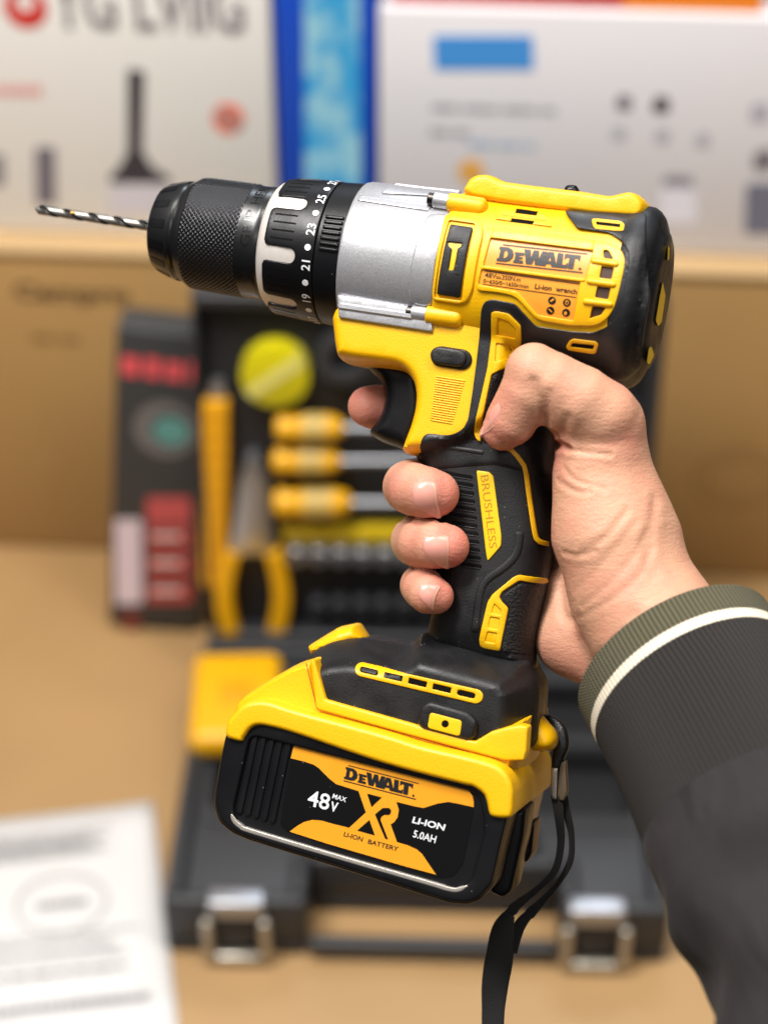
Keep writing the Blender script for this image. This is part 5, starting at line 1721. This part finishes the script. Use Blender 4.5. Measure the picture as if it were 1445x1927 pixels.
def tube(name, s0, s1, m, parent, off=0.0, step=0.8, seg=200, lip=0.0, wrinkle=0.0, cap_in=0.0):
    ss = list(np.arange(s0, s1, step)) + [s1]
    V, UV, F = [], [], []
    rows = []
    if lip:   # a rounded folded edge
        rows += [(s0 + lip * (1 - math.cos(a)) - 0, off - lip + lip * math.sin(a)) for a in np.linspace(-1.4, 1.57, 8)]
        rows = [(s0 + 9, off - 2.2 * lip), (s0 + 3, off - 2.2 * lip)] + rows
        ss = [q for q in ss if q > s0 + lip * 1.05]
    rows += [(q, off) for q in ss]
    for q, o in rows:
        c = sleeve_at(q)
        a, b = sleeve_at(q - .8)[:3], sleeve_at(q + .8)[:3]
        if q < .9: a, b = sleeve_at(0)[:3], sleeve_at(2)[:3]
        T = (b - a) / np.linalg.norm(b - a)
        e1 = np.cross(T, [0, 1, 0]); e1 /= np.linalg.norm(e1)
        e2 = np.cross(T, e1)
        for j in range(seg):
            t = 2 * math.pi * j / seg
            w = 0.0
            if wrinkle:
                g = min(1, max(0, (q - s0) / 30))
                w = wrinkle * g * (.8 * math.sin(q * .052 + 2.1 * math.sin(t + .7) + 2 * t) + .55 * math.sin(q * .093 - 3 * t + 1.9 * math.sin(q * .04 + t)) + .3 * math.sin(q * .17 + 4 * t + 1.2 * math.sin(2 * t)) + 1.1 * max(0, math.sin(2 * t + q * .03 + .6)) ** 4)
            V.append(c[:3] + e1 * math.cos(t) * (c[3] + o + w) + e2 * math.sin(t) * (c[4] + o + w))
            UV.append((t * 34, q))
    n = len(rows)
    for i in range(n - 1):
        for j in range(seg):
            a, b = i * seg + j, i * seg + (j + 1) % seg
            F.append([a, b, b + seg, a + seg])
    me = mesh_of(name, V, F, fix=False)
    uvl = me.uv_layers.new(name='UVMap')
    per = 2 * math.pi * 34
    for p in me.polygons:
        wrapd = (p.vertices[1] % seg) == 0
        for k, li in enumerate(p.loop_indices):
            u, v = UV[p.vertices[k]]
            if wrapd and k in (1, 2): u += per
            uvl.data[li].uv = (u * .001, v * .001)
    return link(name, me, m, parent, sharp=180)
M['cloth'] = mat('charcoal_cloth', (45, 42, 43), .9, spec=.15, bump=(1500, .45, .4), vary=(60, .14), sheen=.03)
def folds(m):
    nt = m.node_tree
    b = nt.nodes['Principled BSDF']
    uv = nt.nodes.new('ShaderNodeUVMap')
    mp = nt.nodes.new('ShaderNodeMapping'); mp.inputs['Scale'].default_value = (42, 13, 1); mp.inputs['Rotation'].default_value = (0, 0, .45)
    n = nt.nodes.new('ShaderNodeTexNoise'); n.inputs['Scale'].default_value = 1.0; n.inputs['Detail'].default_value = 2.5; n.inputs['Distortion'].default_value = .8
    nt.links.new(uv.outputs[0], mp.inputs[0]); nt.links.new(mp.outputs[0], n.inputs['Vector'])
    bp = nt.nodes.new('ShaderNodeBump'); bp.inputs['Strength'].default_value = 1.0; bp.inputs['Distance'].default_value = .006
    nt.links.new(n.outputs[0], bp.inputs['Height'])
    nt.links.new(b.inputs['Normal'].links[0].from_socket, bp.inputs['Normal'])
    nt.links.new(bp.outputs[0], b.inputs['Normal'])
folds(M['cloth'])
sleeve = tube('jacket_sleeve', 64.0, float(arc[-1]), M['cloth'], person, off=0.3, wrinkle=3.4)
tube('rib_knit', 15.9, 64.0, knit('charcoal_rib_knit', (56, 52, 50), (22, 20, 20), .00165, .0013, .9, .8), sleeve, off=0.0)
cuff = tube('knit_cuff', 0.0, 12.0, knit('olive_knit', (108, 104, 82), (54, 50, 36), .00155, .0012), sleeve, off=.35, lip=1.3)
stripe_ = tube('cuff_stripe', 11.8, 16.1, knit('white_knit', (240, 230, 210), (200, 188, 166), .00155, .0012, .8, .5), sleeve, off=.25)

# ------------------------------------------------------------------ drill bit in the chuck
bitR, bx0, bx1 = r_of(180, 9.3), s_of(66), s_of(312)
V, F, MI = [], [], []
NSEG, NR = 40, 260
def bit_r(a):
    """two-fluted section"""
    c = abs(math.cos(a))
    return 1.0 if c > .58 else 0.52 + .48 * (c / .58) ** 2.2
for i in range(NR + 1):
    s = bx0 + (bx1 - bx0) * i / NR
    tip = min(1, (s - bx0) / 2.0 + .05)
    tw_ = -s * 2 * math.pi / 20.5
    for j in range(NSEG):
        a = 2 * math.pi * j / NSEG
        r = bitR * bit_r(a) * tip
        V.append(ax3(s, r * math.sin(a + tw_), r * math.cos(a + tw_)))
for i in range(NR):
    for j in range(NSEG):
        a, b = i * NSEG + j, i * NSEG + (j + 1) % NSEG
        F.append([a, b, b + NSEG, a + NSEG])
        am = 2 * math.pi * (j + .5) / NSEG
        MI.append(0 if abs(math.cos(am)) > .6 else 1)
F.append(list(range(NSEG))); MI.append(0)
me = mesh_of('drill_bit', V, F, midx=MI, fix=False)
bit_root = empty('drill_bit', FRAME, 'thin black and bright steel twist bit held in the drill chuck', 'drill bit')
link('fluted_shaft', me, [mat('bright_steel_land', (150, 146, 140), .44, metal=.9), mat('black_oxide_flute', (34, 31, 29), .4, metal=.5)], bit_root, sharp=40)
cyl_between('gold_fleck', ax3(s_of(140) - .9, bitR * .25, bitR * .86), ax3(s_of(140) + .9, bitR * .3, bitR * .86), bitR * .3, mat('brass_fleck', (205, 160, 80), .4, metal=.6), bit_root)

# ------------------------------------------------------------------ wrist strap hanging from the rear lug
strap = empty('wrist_strap', FRAME, 'black cord wrist strap with a metal clasp, hanging from the base of the drill', 'wrist strap')
def ribbon(name, pts, m, parent, thick=.5, seg=16, n=10):
    """pts: (px, py, d, width mm, roll)"""
    P = path3(pts, n)
    V, F = [], []
    for i, p in enumerate(P):
        T = P[min(i + 1, len(P) - 1), :3] - P[max(i - 1, 0), :3]
        T /= np.linalg.norm(T)
        e1 = np.cross(T, [0, 1, 0]); e1 /= np.linalg.norm(e1)
        e2 = np.cross(T, e1)
        a = p[4]
        u, w = e1 * math.cos(a) + e2 * math.sin(a), -e1 * math.sin(a) + e2 * math.cos(a)
        for j in range(seg):
            t = 2 * math.pi * j / seg
            c, q = math.cos(t), math.sin(t)
            sq = lambda x: math.copysign(abs(x) ** .7, x)
            V.append(p[:3] + u * sq(c) * p[3] * (1.3 if p[3] < 3.4 else 1.0) / 2 + w * sq(q) * min(thick, p[3] * .5))
    for i in range(len(P) - 1):
        for j in range(seg):
            a, b = i * seg + j, i * seg + (j + 1) % seg
            F.append([a, b, b + seg, a + seg])
    F.append(list(range(seg))); F.append([(len(P) - 1) * seg + j for j in range(seg)])
    return link(name, mesh_of(name, V, F), m, parent, sharp=60)
M['web'] = mat('black_webbing', (20, 19, 20), .75, bump=(2600, .6, .4), sheen=.2)
M['cord'] = mat('black_cord', (16, 15, 17), .4, bump=(1800, .5, .4))
ribbon('loop_cord', [(1006, 1372, -14, 4.5, 0), (1030, 1360, -10, 5.5, 0), (1050, 1374, -7, 5.8, 0), (1056, 1402, -6, 5.6, 0), (1050, 1428, -6, 4.4, 0), (1046, 1450, -6, 3.4, 0)], M['cord'], strap, thick=2.0)
cl = shell('clasp', toL(rnd([(1037, 1444), (1050, 1446), (1048, 1506), (1036, 1504)], 2, 2), -4), lambda x, z, e: -4 - .5 * (1 - bev(e, .5)), M['steel'], strap, rings=[.1, .3, .5], spacing=2, back=lambda x, z, e: np.full(np.shape(x), -8.0))
shell('clasp_plate', toL(rnd([(1052, 1438), (1064, 1432), (1067, 1490), (1060, 1508), (1051, 1506)], 2, 2), -4.5), lambda x, z, e: -4.5 - .4 * (1 - bev(e, .4)), mat('pale_clasp', (112, 98, 80), .45, metal=.3), cl, rings=[.2, .4], spacing=2, back=lambda x, z, e: np.full(np.shape(x), -8.0))
ribbon('strap_cord', [(1047, 1500, -6, 3.2, 0), (1052, 1540, -6, 2.6, 0), (1055, 1590, -8, 2.2, .3), (1043, 1640, -8, 2.2, .5), (1008, 1676, -8, 2.0, .6), (972, 1705, -9, 2.8, .3), (950, 1735, -10, 4.5, 0), (938, 1775, -10, 6, 0)], M['web'], strap, thick=.6)
ribbon('strap_cord', [(1058, 1500, -8, 3.0, 0), (1066, 1530, -9, 2.6, .2), (1075, 1572, -11, 2.0, .5), (1073, 1620, -12, 2.0, .6), (1050, 1662, -12, 1.8, .6), (1012, 1705, -12, 2.6, .4), (978, 1742, -12, 4.5, .2), (958, 1790, -11, 6, 0)], M['web'], strap, thick=.6)
ribbon('strap_band', [(958, 1722, -9, 4.5, .1), (946, 1752, -8, 8.2, .05), (940, 1800, -7, 10.2, .1), (932, 1850, -6, 9.6, -.15), (928, 1900, -5, 8.6, .1), (927, 1960, -4, 8.4, .15)], M['web'], strap, thick=.7)
